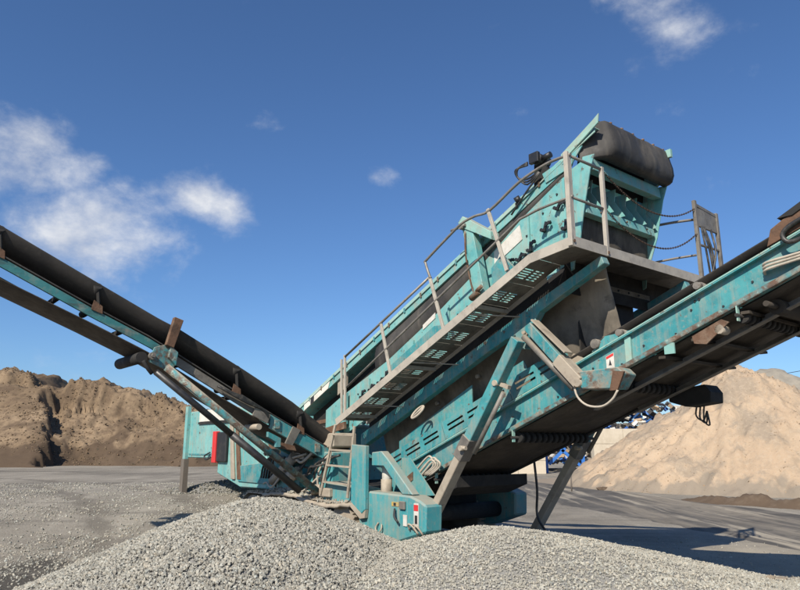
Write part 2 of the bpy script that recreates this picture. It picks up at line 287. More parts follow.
        nv = len(vs_); ntot = len(us) * nv; V = [o + eu * a + ev * b for a in us for b in vs_]; V += [p + n for p in V]; F = []
        for i in range(len(us) - 1):
            for j in range(nv - 1):
                if hole(i, j): continue
                a, b, c, d = i * nv + j, (i + 1) * nv + j, (i + 1) * nv + j + 1, i * nv + j + 1
                F += [(a, d, c, b), (a + ntot, b + ntot, c + ntot, d + ntot)]
                if hole(i, j - 1): F.append((a, b, b + ntot, a + ntot))
                if hole(i + 1, j): F.append((b, c, c + ntot, b + ntot))
                if hole(i, j + 1): F.append((c, d, d + ntot, c + ntot))
                if hole(i - 1, j): F.append((d, a, a + ntot, d + ntot))
        return s.add(V, F)
    def build(s, name, m, parent=None, bevel=0, mesh_only=False):
        me = bpy.data.meshes.new(name); me.from_pydata([tuple(p) for p in s.v], [], s.f); me.polygons.foreach_set('use_smooth', s.sm); me.update()
        me.materials.append(MATS[m])
        o = bpy.data.objects.new(name, me); col.objects.link(o)
        if parent is not None: o.parent = parent
        if bevel:
            b = o.modifiers.new('bevel', 'BEVEL'); b.width = bevel; b.segments = 1; b.limit_method = 'ANGLE'; b.angle_limit = R(40)
        return o
def tag(o, label=None, cat=None, group=None, kind=None):
    if label: o['label'] = label
    if cat: o['category'] = cat
    if group: o['group'] = group
    if kind: o['kind'] = kind
    return o
def copy(o, loc, rot=None, parent=None):
    c = o.copy(); col.objects.link(c); c.location = loc
    if rot is not None: c.rotation_euler = rot
    if parent is not None: c.parent = parent
    return c
def sstep(a, b, x):
    t = np.clip((x - a) / (b - a), 0, 1); return t * t * (3 - 2 * t)
def fbm(x, y, s, o=6, z=0.): return mn.fractal(Vector((x * s, y * s, z)), .9, 2.0, o)
def ridged(x, y, s, o=5, z=0.): return mn.ridged_multi_fractal(Vector((x * s, y * s, z)), .9, 2.0, o, 1.0, 2.0)
def arr_mesh(name, V, F, m, smooth=False, tone=None):
    """fast mesh from arrays; F is (n,k); tone: per-face rgb"""
    V = np.asarray(V, np.float32); F = np.asarray(F, np.int32); n, k = F.shape
    me = bpy.data.meshes.new(name); me.vertices.add(len(V)); me.vertices.foreach_set('co', V.ravel())
    me.loops.add(n * k); me.loops.foreach_set('vertex_index', F.ravel()); me.polygons.add(n)
    me.polygons.foreach_set('loop_start', np.arange(0, n * k, k, dtype=np.int32)); me.polygons.foreach_set('use_smooth', np.full(n, smooth))
    me.update(calc_edges=True); me.validate()
    if tone is not None:
        at = me.attributes.new('tone', 'FLOAT_COLOR', 'FACE'); at.data.foreach_set('color', np.c_[tone, np.ones(n)].astype(np.float32).ravel())
    me.materials.append(MATS[m]); o = bpy.data.objects.new(name, me); col.objects.link(o); return o
def hfield(name, xs, ys, fn, m, parent=None):
    nx, ny = len(xs), len(ys); V = np.array([(x, y, fn(x, y)) for y in ys for x in xs])
    i, j = np.meshgrid(np.arange(nx - 1), np.arange(ny - 1)); a = (j * nx + i).ravel()
    o = arr_mesh(name, V, np.c_[a, a + 1, a + nx + 1, a + nx], m, True)
    if parent: o.parent = parent
    return o

# ------------------------------------------------------------------ the ground
def g(x, y):
    """height of the yard: level on the right, a bank of trodden stone rising on the left behind"""
    h = .72 * float(sstep(8.5, 17, y)) * float(sstep(3.5, -2.5, x))
    for (rx, ry, rr, w) in RUTS: h -= .03 * math.exp(-((math.hypot(x - rx, y - ry) - rr) / .22) ** 2)
    if -60 < x < 60 and -5 < y < 90: h += .035 * fbm(x, y, .35) + .012 * fbm(x, y, 1.6) * float(sstep(40, 15, y))
    return h
xs = sorted(set([round(v, 3) for v in np.concatenate([np.arange(-14, 14, .22), np.arange(-60, -14, 1.3), np.arange(14, 60, 1.3), [-3000, -1200, -500, -250, -120, -80, 80, 120, 250, 500, 1200, 3000]])]))
ys = sorted(set([round(v, 3) for v in np.concatenate([np.arange(2, 24, .22), np.arange(24, 90, 1.3), [-3000, -800, -200, -60, -20, -8, -3, 0, 1, 120, 180, 300, 600, 1200, 3000]])]))
tag(hfield('ground', xs, ys, lambda x, y: g(x, y), 'ground'), kind='structure')
def road():
    # a worn asphalt lane running past the machine towards the bays
    P = []
    for y in np.concatenate([np.arange(2, 40, .8), np.arange(40, 70, 3)]):
        xl = 9.6 - .215 * y + .25 * fbm(3, y, .5); xr = 15.2 - .215 * y + .2 * fbm(8, y, .5)
        P.append([Vector((x, y, g(x, y) + .0)) for x in np.linspace(xl, xr, 14)])
    for r in P:
        for k, p in enumerate(r): p.z = g(p.x, p.y) + (.022 if 0 < k < len(r) - 1 else -.04)
    tag(MB().grid(P).build('road', 'asphalt'), kind='structure')
road()

# ------------------------------------------------------------------ sand and gravel heaps
def lump(x, y, cx, cy, A, Rx, Ry, rot=0, soft=.012):
    dx, dy = x - cx, y - cy
    if isinstance(Rx, tuple): Rx = Rx[0] if dx < 0 else Rx[1]
    c, s_ = math.cos(rot), math.sin(rot)
    r = math.hypot((dx * c + dy * s_) / Rx, (-dx * s_ + dy * c) / Ry)
    return A * (1 - math.sqrt(r * r + soft))
def left_sand(x, y):
    flute = .9 * fbm(x, 0, .5, 5, 2) + .55 * fbm(x, y * .3, 1.1, 4, 5)
    k = y + 1.1 * fbm(x, y, .2, 4, 8)
    # a long ridge with a crumbling dug face, lower towards the right
    prof = float(np.interp(x, [-60, -27.5, -25.6, -24.7, -23.2, -22.3, -20.9, -19.4, -17.5, -14.2, -8.8, -4, 2, 7], [6.4, 6.55, 6.45, 5.45, 5.25, 5.95, 5.85, 5.25, 4.85, 3.95, 2.5, 1.2, 0, -1.5]))
    yb = 38.4 + .4 * fbm(x, y, .3)
    d = k - yb; h = .2 + d * .62
    cliff = 44.2 + flute * 1.0                      # near the crest the face stands almost upright
    h = min(h, .2 + (cliff - yb) * .55) if y < cliff else h + (y - cliff) * 1.6
    h = min(h, prof + .10 * fbm(x, y, 1.2), prof - max(0, k - 52) * .6)
    # the older slumped lobe standing in front on the left, broken off along its right edge
    edge = -21.6 - .50 * (y - 41) + .8 * fbm(2, y, .5) + .35 * fbm(9, y, 1.8)
    lob = min(4.9 + .12 * (-22 - x), .15 + (y - 36.2) * .66) - max(0, x - edge) * 3.0
    h2 = max(h, lob)
    e = float(sstep(0, 1.4, h2)) * (.35 if lob > h else 1)
    r_ = max(0, ridged(x, y, .42, 5) - .9)
    h2 += e * (.42 * fbm(x, y, .6, 7) - .22 * r_ + .20 * fbm(x, y, 1.7, 5) - .12 * max(0, ridged(x, y, 1.5, 4) - .9) + .10 * fbm(x, y, 4.0, 3))
    return h2 + .45
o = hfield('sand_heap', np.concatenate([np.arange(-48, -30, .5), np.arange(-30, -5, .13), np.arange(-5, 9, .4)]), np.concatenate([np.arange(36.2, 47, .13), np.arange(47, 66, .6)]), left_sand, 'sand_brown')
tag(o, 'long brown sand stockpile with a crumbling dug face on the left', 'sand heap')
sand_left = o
def right_sand(x, y):
    r1 = lump(x, y, 15.95, 32.0, 6.4, (5.6, 8.4), 8.2)
    sp = 5.3 - .63 * math.hypot(max(0, abs(x - 20.5) - 4.5), y - 33)      # ridge running on to the right
    sp = min(sp, 3.4)
    h = max(r1, sp)
    a = math.atan2(y - 32, x - 16.1); rr = math.hypot(x - 16.1, y - 32)
    h += .30 * fbm(a * 5, rr * .12, 1.0, 6, 4) * min(1, rr / 2.5) + .10 * fbm(a * 22, rr * .25, 1.0, 4, 7) * min(1, rr / 3) + .20 * fbm(x, y, .5, 5) + .08 * fbm(x, y, 2.0, 5) - .08 * max(0, ridged(x, y, 1.0, 4) - .9)
    apron = .55 * math.exp(-((x - 10.2) / 2.4) ** 2 - ((y - 35) / 4.5) ** 2)
    return max(h, apron) - .10
o = hfield('sand_heap', np.concatenate([np.arange(3.5, 21, .13), np.arange(21, 40, .4)]), np.concatenate([np.arange(22.4, 33.5, .13), np.arange(33.5, 36, .3), np.arange(36, 46, .6)]), right_sand, 'sand_tan')
tag(o, 'tall pale tan sand cone with grey damp streaks beside the concrete wall', 'sand heap')
def clods(parent, fn, n, x0, x1, y0, y1, size, m_, zmin):
    P = [(x, y, fn(x, y) - size * .02) for x, y in zip(rng.uniform(x0, x1, n), rng.uniform(y0, y1, n))]
    P = [p for p in P if p[2] > zmin and (rng.random() < .25 + .75 * float(sstep(-.1, .3, fbm(p[0], p[1], .4, 3, 9))))]
    scatter('loose_lumps', P, size, 'oct', m_, lo=.25, hi=1.5, tone=(.75, 1.1), parent=parent)
CLODS = [(o, right_sand, 9000, 4.5, 21, 22.6, 32, .055, 'clod_tan', .0)]
o = hfield('sand_heap', np.arange(12, 42, .3), np.arange(32, 54, .3), lambda x, y: max(lump(x, y, 22.8, 41, 7.6, 8.6, 9.0), -.5) + .45 * fbm(x, y, .45, 6) - .25 * max(0, ridged(x, y, .7, 4) - .9) - .1, 'sand_grey')
tag(o, 'grey sand peak rising behind the tan cone at far right', 'sand heap')
o = hfield('soil_berm', np.arange(9.2, 16, .12), np.arange(15.0, 25.6, .14), lambda x, y: .32 * math.exp(-((y - (24.1 - 1.5 * (x - 9.6))) / .62) ** 2) * float(sstep(9.5, 10.6, x)) * (1 + .5 * fbm(x, y, 1.4)) - .05 + .02 * fbm(x, y, 5), 'mud')
tag(o, 'low dark brown soil berm along the foot of tan sand cone', 'soil berm')

def heapL(x, y): return lump(x, y, -1.75, 9.0, 1.44, (3.2, 2.9), 4.6, 0, .055) + .05 * fbm(x, y, .9) + .02 * fbm(x, y, 3)
def heapR(x, y): return max(lump(x, y, 1.12, 8.1, .98, (3.3, 4.5), 4.5), lump(x, y, 2.4, 6.5, .64, (4.6, 3.6), 3.3)) + .035 * fbm(x, y, .8) + .01 * fbm(x, y, 4)
def heapM(x, y): return lump(x, y, -4.1, 17.4, .34, 1.9, 1.3) + .03 * fbm(x, y, 1.5) + .70
hL = hfield('gravel_heap', np.arange(-6.6, 3, .08), np.arange(4.2, 13, .08), lambda x, y: max(heapL(x, y) - .02, -.3), 'gravel_bed')
tag(hL, 'coarse pale grey crushed stone heap in front of the tracks', 'gravel heap')
hR = hfield('gravel_heap', np.arange(-3.2, 6.9, .08), np.arange(3, 12.2, .08), lambda x, y: max(heapR(x, y) - .01, -.3), 'fine_bed')
tag(hR, 'fine grey gravel heap in the foreground, around the near support leg', 'gravel heap')
hM = hfield('gravel_heap', np.arange(-7, -1.5, .12), np.arange(15.5, 19.5, .12), lambda x, y: heapM(x, y) - .02, 'gravel_bed')
tag(hM, 'low dark gravel mound beside the post of the rear hopper', 'gravel heap')

ICO = None
def stone_protos(kind, n=6):
    out = []
    t = (1 + 5 ** .5) / 2
    iv = np.array([(-1, t, 0), (1, t, 0), (-1, -t, 0), (1, -t, 0), (0, -1, t), (0, 1, t), (0, -1, -t), (0, 1, -t), (t, 0, -1), (t, 0, 1), (-t, 0, -1), (-t, 0, 1)]) / 1.9
    jf = [(0, 11, 5), (0, 5, 1), (0, 1, 7), (0, 7, 10), (0, 10, 11), (1, 5, 9), (5, 11, 4), (11, 10, 2), (10, 7, 6), (7, 1, 8), (3, 9, 4), (3, 4, 2), (3, 2, 6), (3, 6, 8), (3, 8, 9), (4, 9, 5), (2, 4, 11), (6, 2, 10), (8, 6, 7), (9, 8, 1)]
    ov = np.array([(1, 0, 0), (-1, 0, 0), (0, 1, 0), (0, -1, 0), (0, 0, 1), (0, 0, -1.)]); of = [(0, 2, 4), (2, 1, 4), (1, 3, 4), (3, 0, 4), (2, 0, 5), (1, 2, 5), (3, 1, 5), (0, 3, 5)]
    for i in range(n):
        v, f = (iv, jf) if kind == 'ico' else (ov, of)
        v = v * (1 + rng.uniform(-.28, .28, (len(v), 1))) * np.array([1, rng.uniform(.65, .95), rng.uniform(.5, .8)])
        out.append((v, np.array(f)))
    return out
def scatter(name, pts, size, kind, m, lo=.55, hi=1.45, tone=(.8, 1.2), parent=None):
    pts = np.asarray(pts); n = len(pts); protos = stone_protos(kind); VV = []; FF = []; TT = []; off = 0
    pick = rng.integers(0, len(protos), n)
    for k, (v, f) in enumerate(protos):
        p = pts[pick == k]; c = len(p)
        if not c: continue
        q = rng.normal(size=(c, 4)); q /= np.linalg.norm(q, axis=1, keepdims=True); w, x, y, z = q.T
        Rm = np.stack([1 - 2 * (y * y + z * z), 2 * (x * y - z * w), 2 * (x * z + y * w), 2 * (x * y + z * w), 1 - 2 * (x * x + z * z), 2 * (y * z - x * w), 2 * (x * z - y * w), 2 * (y * z + x * w), 1 - 2 * (x * x + y * y)], -1).reshape(c, 3, 3)
        s_ = size * .5 * rng.uniform(lo, hi, (c, 1, 1)) * np.exp(rng.normal(0, .18, (c, 1, 1)))
        V = np.einsum('nij,kj->nki', Rm, v) * s_ + p[:, None, :]
        F = f[None] + (np.arange(c) * len(v))[:, None, None] + off
        b = rng.uniform(*tone, (c, 1)); wv = rng.normal(0, .03, (c, 1)); T = np.repeat(np.c_[b * (1 + wv), b, b * (1 - wv)], len(f), 0)
        VV.append(V.reshape(-1, 3)); FF.append(F.reshape(-1, 3)); TT.append(T); off += c * len(v)
    o = arr_mesh(name, np.concatenate(VV), np.concatenate(FF), m, False, np.concatenate(TT))
    o.parent = parent; tag(o, kind='stuff'); return o
def spread(n, x0, x1, y0, y1, fn, keep):
    X = rng.uniform(x0, x1, n); Y = rng.uniform(y0, y1, n); out = []
    for x, y in zip(X, Y):
        if rng.random() < keep(x, y): out.append((x, y, fn(x, y)))
    return out
def inview(x, y): return 1.0 if abs(x) < .64 * y + .5 else 0.0
CLODS.append((sand_left, left_sand, 12000, -30, -5, 37.5, 46.5, .12, 'clod_brown', .6))
for a in CLODS: clods(*a)
# coarse heap: every stone is real geometry
sL = spread(185000, -6.4, 2.2, 4.6, 11.2, lambda x, y: heapL(x, y) + .004, lambda x, y: inview(x, y) * (heapL(x, y) > g(x, y) - .02) * (heapL(x, y) > heapR(x, y) - .03))
scatter('crushed_stone', sL, .027, 'oct', 'gravel_coarse', lo=.45, hi=1.75, tone=(.58, 1.18), parent=hL)
sR = spread(95000, -2.6, 6.6, 4.6, 10.2, lambda x, y: heapR(x, y) + .002, lambda x, y: inview(x, y) * (heapR(x, y) > g(x, y) - .02) * (heapR(x, y) > heapL(x, y) - .03) * (1.0 if y < 8.6 else .4))
scatter('fine_gravel', sR, .024, 'oct', 'gravel_fine', tone=(.70, 1.25), parent=hR)
scatter('crushed_stone', spread(5200, -7, -1.6, 15.6, 19.4, lambda x, y: heapM(x, y), lambda x, y: float(heapM(x, y) > g(x, y) - .02)), .06, 'oct', 'gravel_coarse', tone=(.35, .75), parent=hM)
# loose stone lying on the yard, thinning out with distance
sG = spread(150000, -13, 1.5, 5.0, 21, lambda x, y: g(x, y) + .006, lambda x, y: inview(x, y) * (heapL(x, y) < g(x, y) + .02) * (.26 + .74 * math.exp(-max(0, -heapL(x, y)) * 2.6)) * (.15 + .85 * float(sstep(-.25, .25, fbm(x, y, .6)))))
tag(scatter('loose_stone', sG, .036, 'oct', 'gravel_coarse', lo=.35, hi=1.4, tone=(.5, 1.2)), 'loose grey stone strewn over the yard left of the coarse heap', 'loose stone')
sH = spread(7000, 1.5, 9, 6.0, 14, lambda x, y: g(x, y) + .004, lambda x, y: inview(x, y) * (heapR(x, y) < g(x, y) + .02) * math.exp(-max(0, -heapR(x, y)) * 3))
tag(scatter('loose_stone', sH, .03, 'oct', 'gravel_fine', lo=.4, hi=1.4, tone=(.6, 1.2)), 'loose fine grit on the yard right of the fine heap', 'loose stone')

# ------------------------------------------------------------------ the screening machine
# local axes: u along the machine (positive = raised tail end, towards the camera), v across it (0 = near side), h up
root = bpy.data.objects.new('screening_machine', None); col.objects.link(root)
root.location = (2.009, 7.387, 0); root.rotation_euler = (0, 0, R(-51))
tag(root, 'tracked teal screening machine with raised screen box, walkway and two long conveyors', 'screening machine')
def part(mb, name, m, parent=None, bevel=0): return mb.build(name, m, parent or root, bevel)

# --- walkway: steel edge channel along the near side and across the raised end, slotted floor panels
S = .4426; cs = 1 / math.sqrt(1 + S * S); sn = S * cs
def wz(u): return 2.15 + S * (u + 4.81) if u < -.65 else 3.99 + .10 * (u + .65)      # bottom edge of the walkway channel
ed = MB()
ed.prism([(-4.86, wz(-4.86)), (-.65, wz(-.66)), (0, wz(0)), (0, wz(0) + .125), (-.67, wz(-.66) + .115), (-4.9, wz(-4.86) + .10)], 0, .014)
ed.prism([(-4.86, wz(-4.86) + .02), (-.9, wz(-.9) + .01), (-.9, wz(-.9) + .10), (-4.9, wz(-4.86) + .10)], .62, .634)
ed.box(-.014, 0, .014, 3.30, 4.055, 4.18); ed.box(-.78, -.766, .64, 3.30, 4.06, 4.16); ed.box(-.766, -.014, 3.286, 3.30, 4.06, 4.18)
for u in (-4.6, -3.1, -1.6): ed.beam((u, .014, wz(u) + .03), (u, .62, wz(u) + .03), .04, .05)
walk = part(ed, 'walkway', 'galv')
# floor panels with groups of slots
npan = 9; pl = 4.2 / (npan * cs)
for i in range(npan):
    u0 = -4.84 + 4.19 * i / npan; ln = 4.19 / npan / cs - .006
    holes = []
    for r_ in range(2):
        for k in range(5):
            holes.append((.10 + k * .046, .10 + k * .046 + .022, .12 + r_ * .21, .12 + r_ * .21 + .16))
    part(MB().slotted((u0, .016, wz(u0) + .075), (cs, 0, sn), (0, 1, 0), ln, .60, .005, holes), 'floor_panel', 'galv_dark', walk)
part(MB().prism([(-.648, wz(-.66) + .08), (-.016, wz(-.01) + .085), (-.016, wz(-.01) + .092), (-.648, wz(-.66) + .087)], .016, .64), 'floor_panel', 'galv_dark', walk)
for a, b in ((.645, 1.5), (1.505, 2.4), (2.405, 3.284)): part(MB().box(-.764, -.016, a, b, 4.135, 4.142), 'floor_panel', 'galv_dark', walk)
for u in (-4.2, -2.95, -1.75): # knee braces under the floor
    part(MB().beam((u, .02, wz(u) + .01), (u + .42, .58, wz(u) - .02), .035, .012), 'brace', 'dusty_steel', walk)

part(MB().prism([(-4.9, wz(-4.9) - .22), (-.62, wz(-.66) - .22), (-.62, wz(-.66) + .10), (-4.9, wz(-4.9) + .10)], .70, .712), 'shade_plate', 'under_dark', walk)  # dark plate added in place of the shaded gap between floor and beam
part(MB().box(-.62, -.60, .64, 3.2, 3.70, 4.13), 'shade_plate', 'under_dark', walk)  # same dark filler for the shade under the end walkway
# --- handrail
hr = MB(); y0 = .03; r_ = .019
hr.tube([(.02, y0, 5.20), (-.35, y0, 5.20), (-.80, y0, 5.10), (-1.32, y0, 4.87), (-1.60, y0, 4.865), (-1.85, y0, 4.83), (-2.10, y0, 4.72), (-2.60, y0, 4.47), (-2.63, y0, 4.42), (-2.55, y0, 4.22), (-2.52, y0, 4.17)], r_)
hr.tube([(-2.55, y0, 4.19), (-4.68, y0, 3.25)], r_)
hr.tube([(.02, y0, 4.67), (-.70, y0, 4.62), (-1.25, y0, 4.39), (-4.62, y0, 2.74)], .017)
hr.tube([(-.02, .04, 5.20), (-.02, .70, 5.20)], r_); hr.tube([(-.02, .04, 4.67), (-.02, .70, 4.67)], .017)
rail = part(hr, 'handrail', 'pipe')
for (a, b, w) in (((-1.36, 4.90), (-1.06, 3.98), .05), ((-2.55, 4.20), (-2.26, 3.36), .05), ((-3.72, 3.70), (-3.46, 2.84), .05), ((-4.70, 3.28), (-4.66, 2.20), .045)):
    part(MB().beam((a[0], .035, a[1]), (b[0], .035, b[1]), .03, w, up=(1, 0, 0)), 'rail_post', 'galv', rail, .003)
part(MB().beam((-4.82, .05, 3.22), (-4.78, .05, 2.24), .03, .04, up=(1, 0, 0)), 'rail_post', 'galv', rail, .003)
part(MB().box(-.06, .0, -.018, .022, 4.06, 5.24).box(-.055, -.005, .024, .07, 4.06, 5.22), 'rail_post', 'galv', rail, .004)
part(MB().box(-.045, .004, .68, .73, 4.06, 5.23), 'rail_post', 'galv', rail, .004)
for v, h in ((.70, 4.10), (.02, 4.12)): part(MB().cyl((.006, v, h), (.012, v, h), .02, 8), 'bolt', 'rust', rail)

# --- safety chains and the blackened gate frame at the far corner
def chain(p, q, sag, name='safety_chain'):
    p, q = Vector(p), Vector(q); n = int((q - p).length / .034); mb = MB()
    def at(t): return p.lerp(q, t) - Vector((0, 0, sag * 4 * t * (1 - t)))
    for i in range(n):
        a, b = at(i / n), at((i + 1) / n); d = (b - a).normalized(); s1 = d.cross(Vector((0, 0, 1))).normalized(); s2 = s1.cross(d)
        s_ = s1 if i % 2 else s2; c = (a + b) / 2; L_ = (b - a).length * .72
        mb.tube([c + d * L_ * math.cos(t) + s_ * .011 * math.sin(t) for t in np.linspace(0, 2 * math.pi, 9)[:-1]], .0042, 5, True)
    return part(mb, name, 'chain')
chain((-.02, .735, 5.19), (-.03, 3.12, 5.26), .33); chain((-.02, .735, 4.68), (-.03, 3.06, 4.84), .36)
gf = MB()
gf.box(-.06, -.01, 3.05, 3.11, 4.15, 5.36).box(-.06, -.01, 3.70, 3.76, 4.15, 5.30)
gf.beam((-.035, 3.11, 4.68), (-.035, 3.70, 4.70), .03, .03); gf.beam((-.035, 3.08, 5.30), (-.035, 3.74, 5.25), .03, .05); gf.tube([(-.03, 3.70, 4.3), (.02, 3.85, 4.2), (.02, 3.9, 3.9)], .02)
gate = part(gf, 'gate_frame', 'galv_dark', bevel=.004)
part(MB().box(-.055, -.025, 3.112, 3.698, 4.97, 5.26), 'panel', 'galv_dark', gate, .004)
for k, (a, b) in enumerate(((3.22, 3.36), (3.27, 3.46), (3.3, 3.5), (3.5, 3.34))):
    part(MB().tube([(-.03, a, 4.99), (-.02 + .02 * k, a + (b - a) * .4, 4.6), (-.03, b, 4.16)], .016), 'cable', 'hose', gate)
gr = MB(); gr.tube([(-.07, 3.08, 5.07), (-.35, 2.86, 5.04), (-.62, 2.66, 4.98), (-.70, 2.60, 4.86), (-.70, 2.58, 4.3)], .02); gr.tube([(-.07, 3.06, 4.52), (-.4, 2.84, 4.48), (-.70, 2.62, 4.40), (-.72, 2.60, 4.2)], .017)
part(gr, 'grab_rail', 'galv_dark')

# --- main frame beams, brackets
def main_beam(v, name='main_beam'):
    # a bent box beam running under the walkway up to the raised end
    b = MB(); P = [(-4.95, 1.99), (-2.10, 3.19), (-1.05, 3.64), (-.02, 4.045), (.02, 3.94), (-1.0, 3.50), (-1.15, 3.30), (-1.62, 3.20), (-1.95, 3.07), (-3.44, 2.42), (-4.95, 1.76)]
    return part(b.prism(P, v, v + .13), name, 'teal', bevel=.008)
mb1 = main_beam(.56); mb2 = main_beam(2.52)
for (u, h) in ((-1.31, 3.14), (-1.20, 3.24), (-1.05, 3.18)):
    part(MB().cyl((u, .50, h), (u, .56, h), .036, 10).cyl((u, .46, h), (u, .50, h), .024, 6), 'pivot_bolt', 'dusty_steel', mb1)
part(MB().prism([(-1.40, 3.26), (-1.05, 3.42), (-.93, 3.16), (-1.14, 3.02), (-1.38, 3.05)], .535, .558), 'bracket', 'teal', mb1, .006)
part(MB().prism([(-1.40, 3.26), (-1.05, 3.42), (-.93, 3.16), (-1.14, 3.02), (-1.38, 3.05)], 2.66, 2.68), 'bracket', 'teal', mb2, .006)

# --- support legs (teal outer tube, dusty inner leg with pin)
def leg(v, near=True):
    t = Vector((-1.18, v, 3.14)); m_ = Vector((-2.19, v, 1.76)); f = Vector((-3.22, v, .36)); d = (f - t).normalized()
    o = part(MB().beam(t, m_ + d * .05, .14, .155, up=(0, 1, 0)), 'support_leg', 'teal' if near else 'teal', bevel=.008)
    inner = part(MB().beam(m_ - d * .1, f, .12, .165, up=(0, 1, 0)).cyl(f + Vector((0, -.07, 0)), f + Vector((0, .07, 0)), .10, 14), 'inner_leg', 'dusty_steel', o, .008)
    part(MB().beam(m_ - d * .18, m_ + d * .16, .165, .19, up=(0, 1, 0)), 'collar', 'galv_dark', o, .006)
    part(MB().cyl(m_ + d * .02 + Vector((.06, -.16, .02)), m_ + d * .02 + Vector((.06, .1, .02)), .035, 10).cyl(m_ + d * .02 + Vector((.14, -.12, .02)), m_ + d * .02 + Vector((.06, -.12, .02)), .028, 8), 'locking_pin', 'dusty_steel', o)
    # hydraulic ram along the leg
    s_ = Vector((.16, 0, -.06))
    part(MB().cyl(t + d * .75 + s_, m_ + d * .0 + s_, .032, 10), 'ram', 'galv_dark', o)
    part(MB().cyl(t + d * .66 + s_ * .2 + Vector((0, -.1, 0)), t + d * .66 + s_ * .2 + Vector((0, .1, 0)), .04, 8).beam(t + d * .66, t + d * .66 + s_ * 1.3, .06, .05), 'lug', 'dusty_steel', o)
    part(MB().prism([(f.x - .16, .24), (f.x + .16, .24), (f.x + .14, .27), (f.x - .14, .27)], v - .14, v + .14), 'foot_plate', 'dusty_steel', o)
    for k in (.45, .62, .8):
        q = m_.lerp(f, k); part(MB().cyl(q + Vector((.0, -.066, .0)), q + Vector((0, -.060, 0)), .018, 8), 'pin_hole', 'ink', o)
    return o
leg(.34); leg(2.88, False)

# --- folding brace between main beam and tail conveyor
p0, p1, p2 = Vector((-1.07, .46, 3.30)), Vector((-.60, .46, 2.80)), Vector((-.33, .46, 2.52))
br = part(MB().beam(p0, p1, .13, .15, up=(0, 1, 0)), 'folding_brace', 'teal', bevel=.008)
part(MB().beam(p1 - (p1 - p0) * .06, p2, .155, .19, up=(0, 1, 0)), 'sleeve', 'dusty_steel', br, .008)
part(MB().beam(p0 + Vector((.075, 0, .075)), p1 + Vector((.10, 0, .10)), .15, .02, up=(.7, 0, .7)), 'cover_strip', 'dusty_steel', br)
part(MB().cyl(p0 + Vector((-.10, -.02, -.12)), p2 + Vector((-.10, -.02, -.06)), .042, 12), 'ram', 'galv_dark', br)
part(MB().cyl(p1 + Vector((0, -.09, 0)), p1 + Vector((0, .09, 0)), .035, 8).cyl(p2 + Vector((0, -.1, 0)), p2 + Vector((0, .1, 0)), .05, 10), 'pin', 'dusty_steel', br)
part(MB().prism([(-.44, 2.57), (-.36, 2.65), (.20, 2.66), (.28, 2.58), (.16, 2.42), (-.28, 2.44)], .40, .66), 'end_box', 'teal_rusty', br, .01)
part(MB().prism([(.16, 2.62), (.30, 2.60), (.20, 2.40), (.10, 2.40)], .37, .398), 'gusset', 'rust', br)
part(MB().tube([(-.42, .42, 2.53), (-.36, .40, 2.36), (-.22, .39, 2.25), (-.02, .38, 2.23), (.12, .38, 2.30), (.20, .38, 2.40)], .013), 'loose_cable', 'hose_pale', br)

# --- tail conveyor
TS = .385; tc_ = 1 / math.sqrt(1 + TS * TS); ts_ = TS * tc_
def tb(u): return 2.65 + TS * u        # bottom edge of the side channel
U0, U1 = -4.35, 4.6; VN, VF = .74, 2.46
cn = MB()
for v, sg in ((VN, 1), (VF, -1)):
    cn.prism([(U0, tb(U0)), (U1, tb(U1)), (U1, tb(U1) + .33), (U0, tb(U0) + .33)], v, v + .012 * sg)
    for dz, w in ((.33, .075), (-.012, .06)):
        cn.prism([(U0, tb(U0) + dz), (U1, tb(U1) + dz), (U1, tb(U1) + dz + .014), (U0, tb(U0) + dz + .014)], v - (.07 if dz > 0 else .05) * sg, v + w * sg)
for u in np.arange(-4.0, 4.5, 1.05): cn.box(u - .04, u + .04, VN + .02, VF - .02, tb(u) + .05, tb(u) + .14)
tail = part(cn, 'tail_conveyor', 'teal', bevel=0)
part(MB().prism([(U0, tb(U0) + .346), (U1, tb(U1) + .346), (U1, tb(U1) + .362), (U0, tb(U0) + .362)], VN - .074, VN + .05), 'top_flange', 'teal_pale', tail)
part(MB().prism([(U0, tb(U0) - .020), (U1, tb(U1) - .020), (U1, tb(U1) - .013), (U0, tb(U0) - .013)], VN - .054, VN + .02).prism([(-3.3, tb(-3.3) - .012), (U1, tb(U1) - .012), (U1, tb(U1) + .035), (-3.3, tb(-3.3) + .035)], VN - .056, VN - .05), 'lower_flange', 'teal_rusty', tail)
# carrying belt, troughed, in a real thickness
def trough(path, half, drop, side, n=9, th=.014):
    rows = []
    for p in path:
        rows.append([Vector(p) + Vector(side) * (half * math.sin(a)) + Vector((0, 0, drop * (1 - math.cos(a)) / (1 - math.cos(1.25)))) for a in np.linspace(-1.25, 1.25, n)])
    return rows
path = [(u, (VN + VF) / 2, tb(u) + .36) for u in np.linspace(-4.4, 4.7, 40)]
part(MB().grid(trough(path, .80, .17, (0, 1, 0)), (0, 0, .014)), 'belt', 'belt', tail)
rb = [[Vector((u, v, tb(u) - .03 - .03 * math.sin((u + 4.4) * 3.4) ** 2 * math.cos((v - 1.6) * 1.5))) for v in np.linspace(VN + .06, VF - .06, 7)] for u in np.linspace(-4.35, 4.6, 70)]
part(MB().grid(rb, (0, 0, .014)), 'return_belt', 'return_belt', tail)
for u in np.arange(-3.95, 4.6, 1.0):  # idler wing ends standing over the channel
    idl = part(MB().cyl((u, VN + .03, tb(u) + .43), (u, VN + .38, tb(u) + .40), .055, 12).cyl((u, VN - .04, tb(u) + .434), (u, VN + .03, tb(u) + .43), .042, 10).box(u - .02, u + .02, VN - .01, VN + .02, tb(u) + .36, tb(u) + .42), 'idler_roller', 'galv_dark', tail)
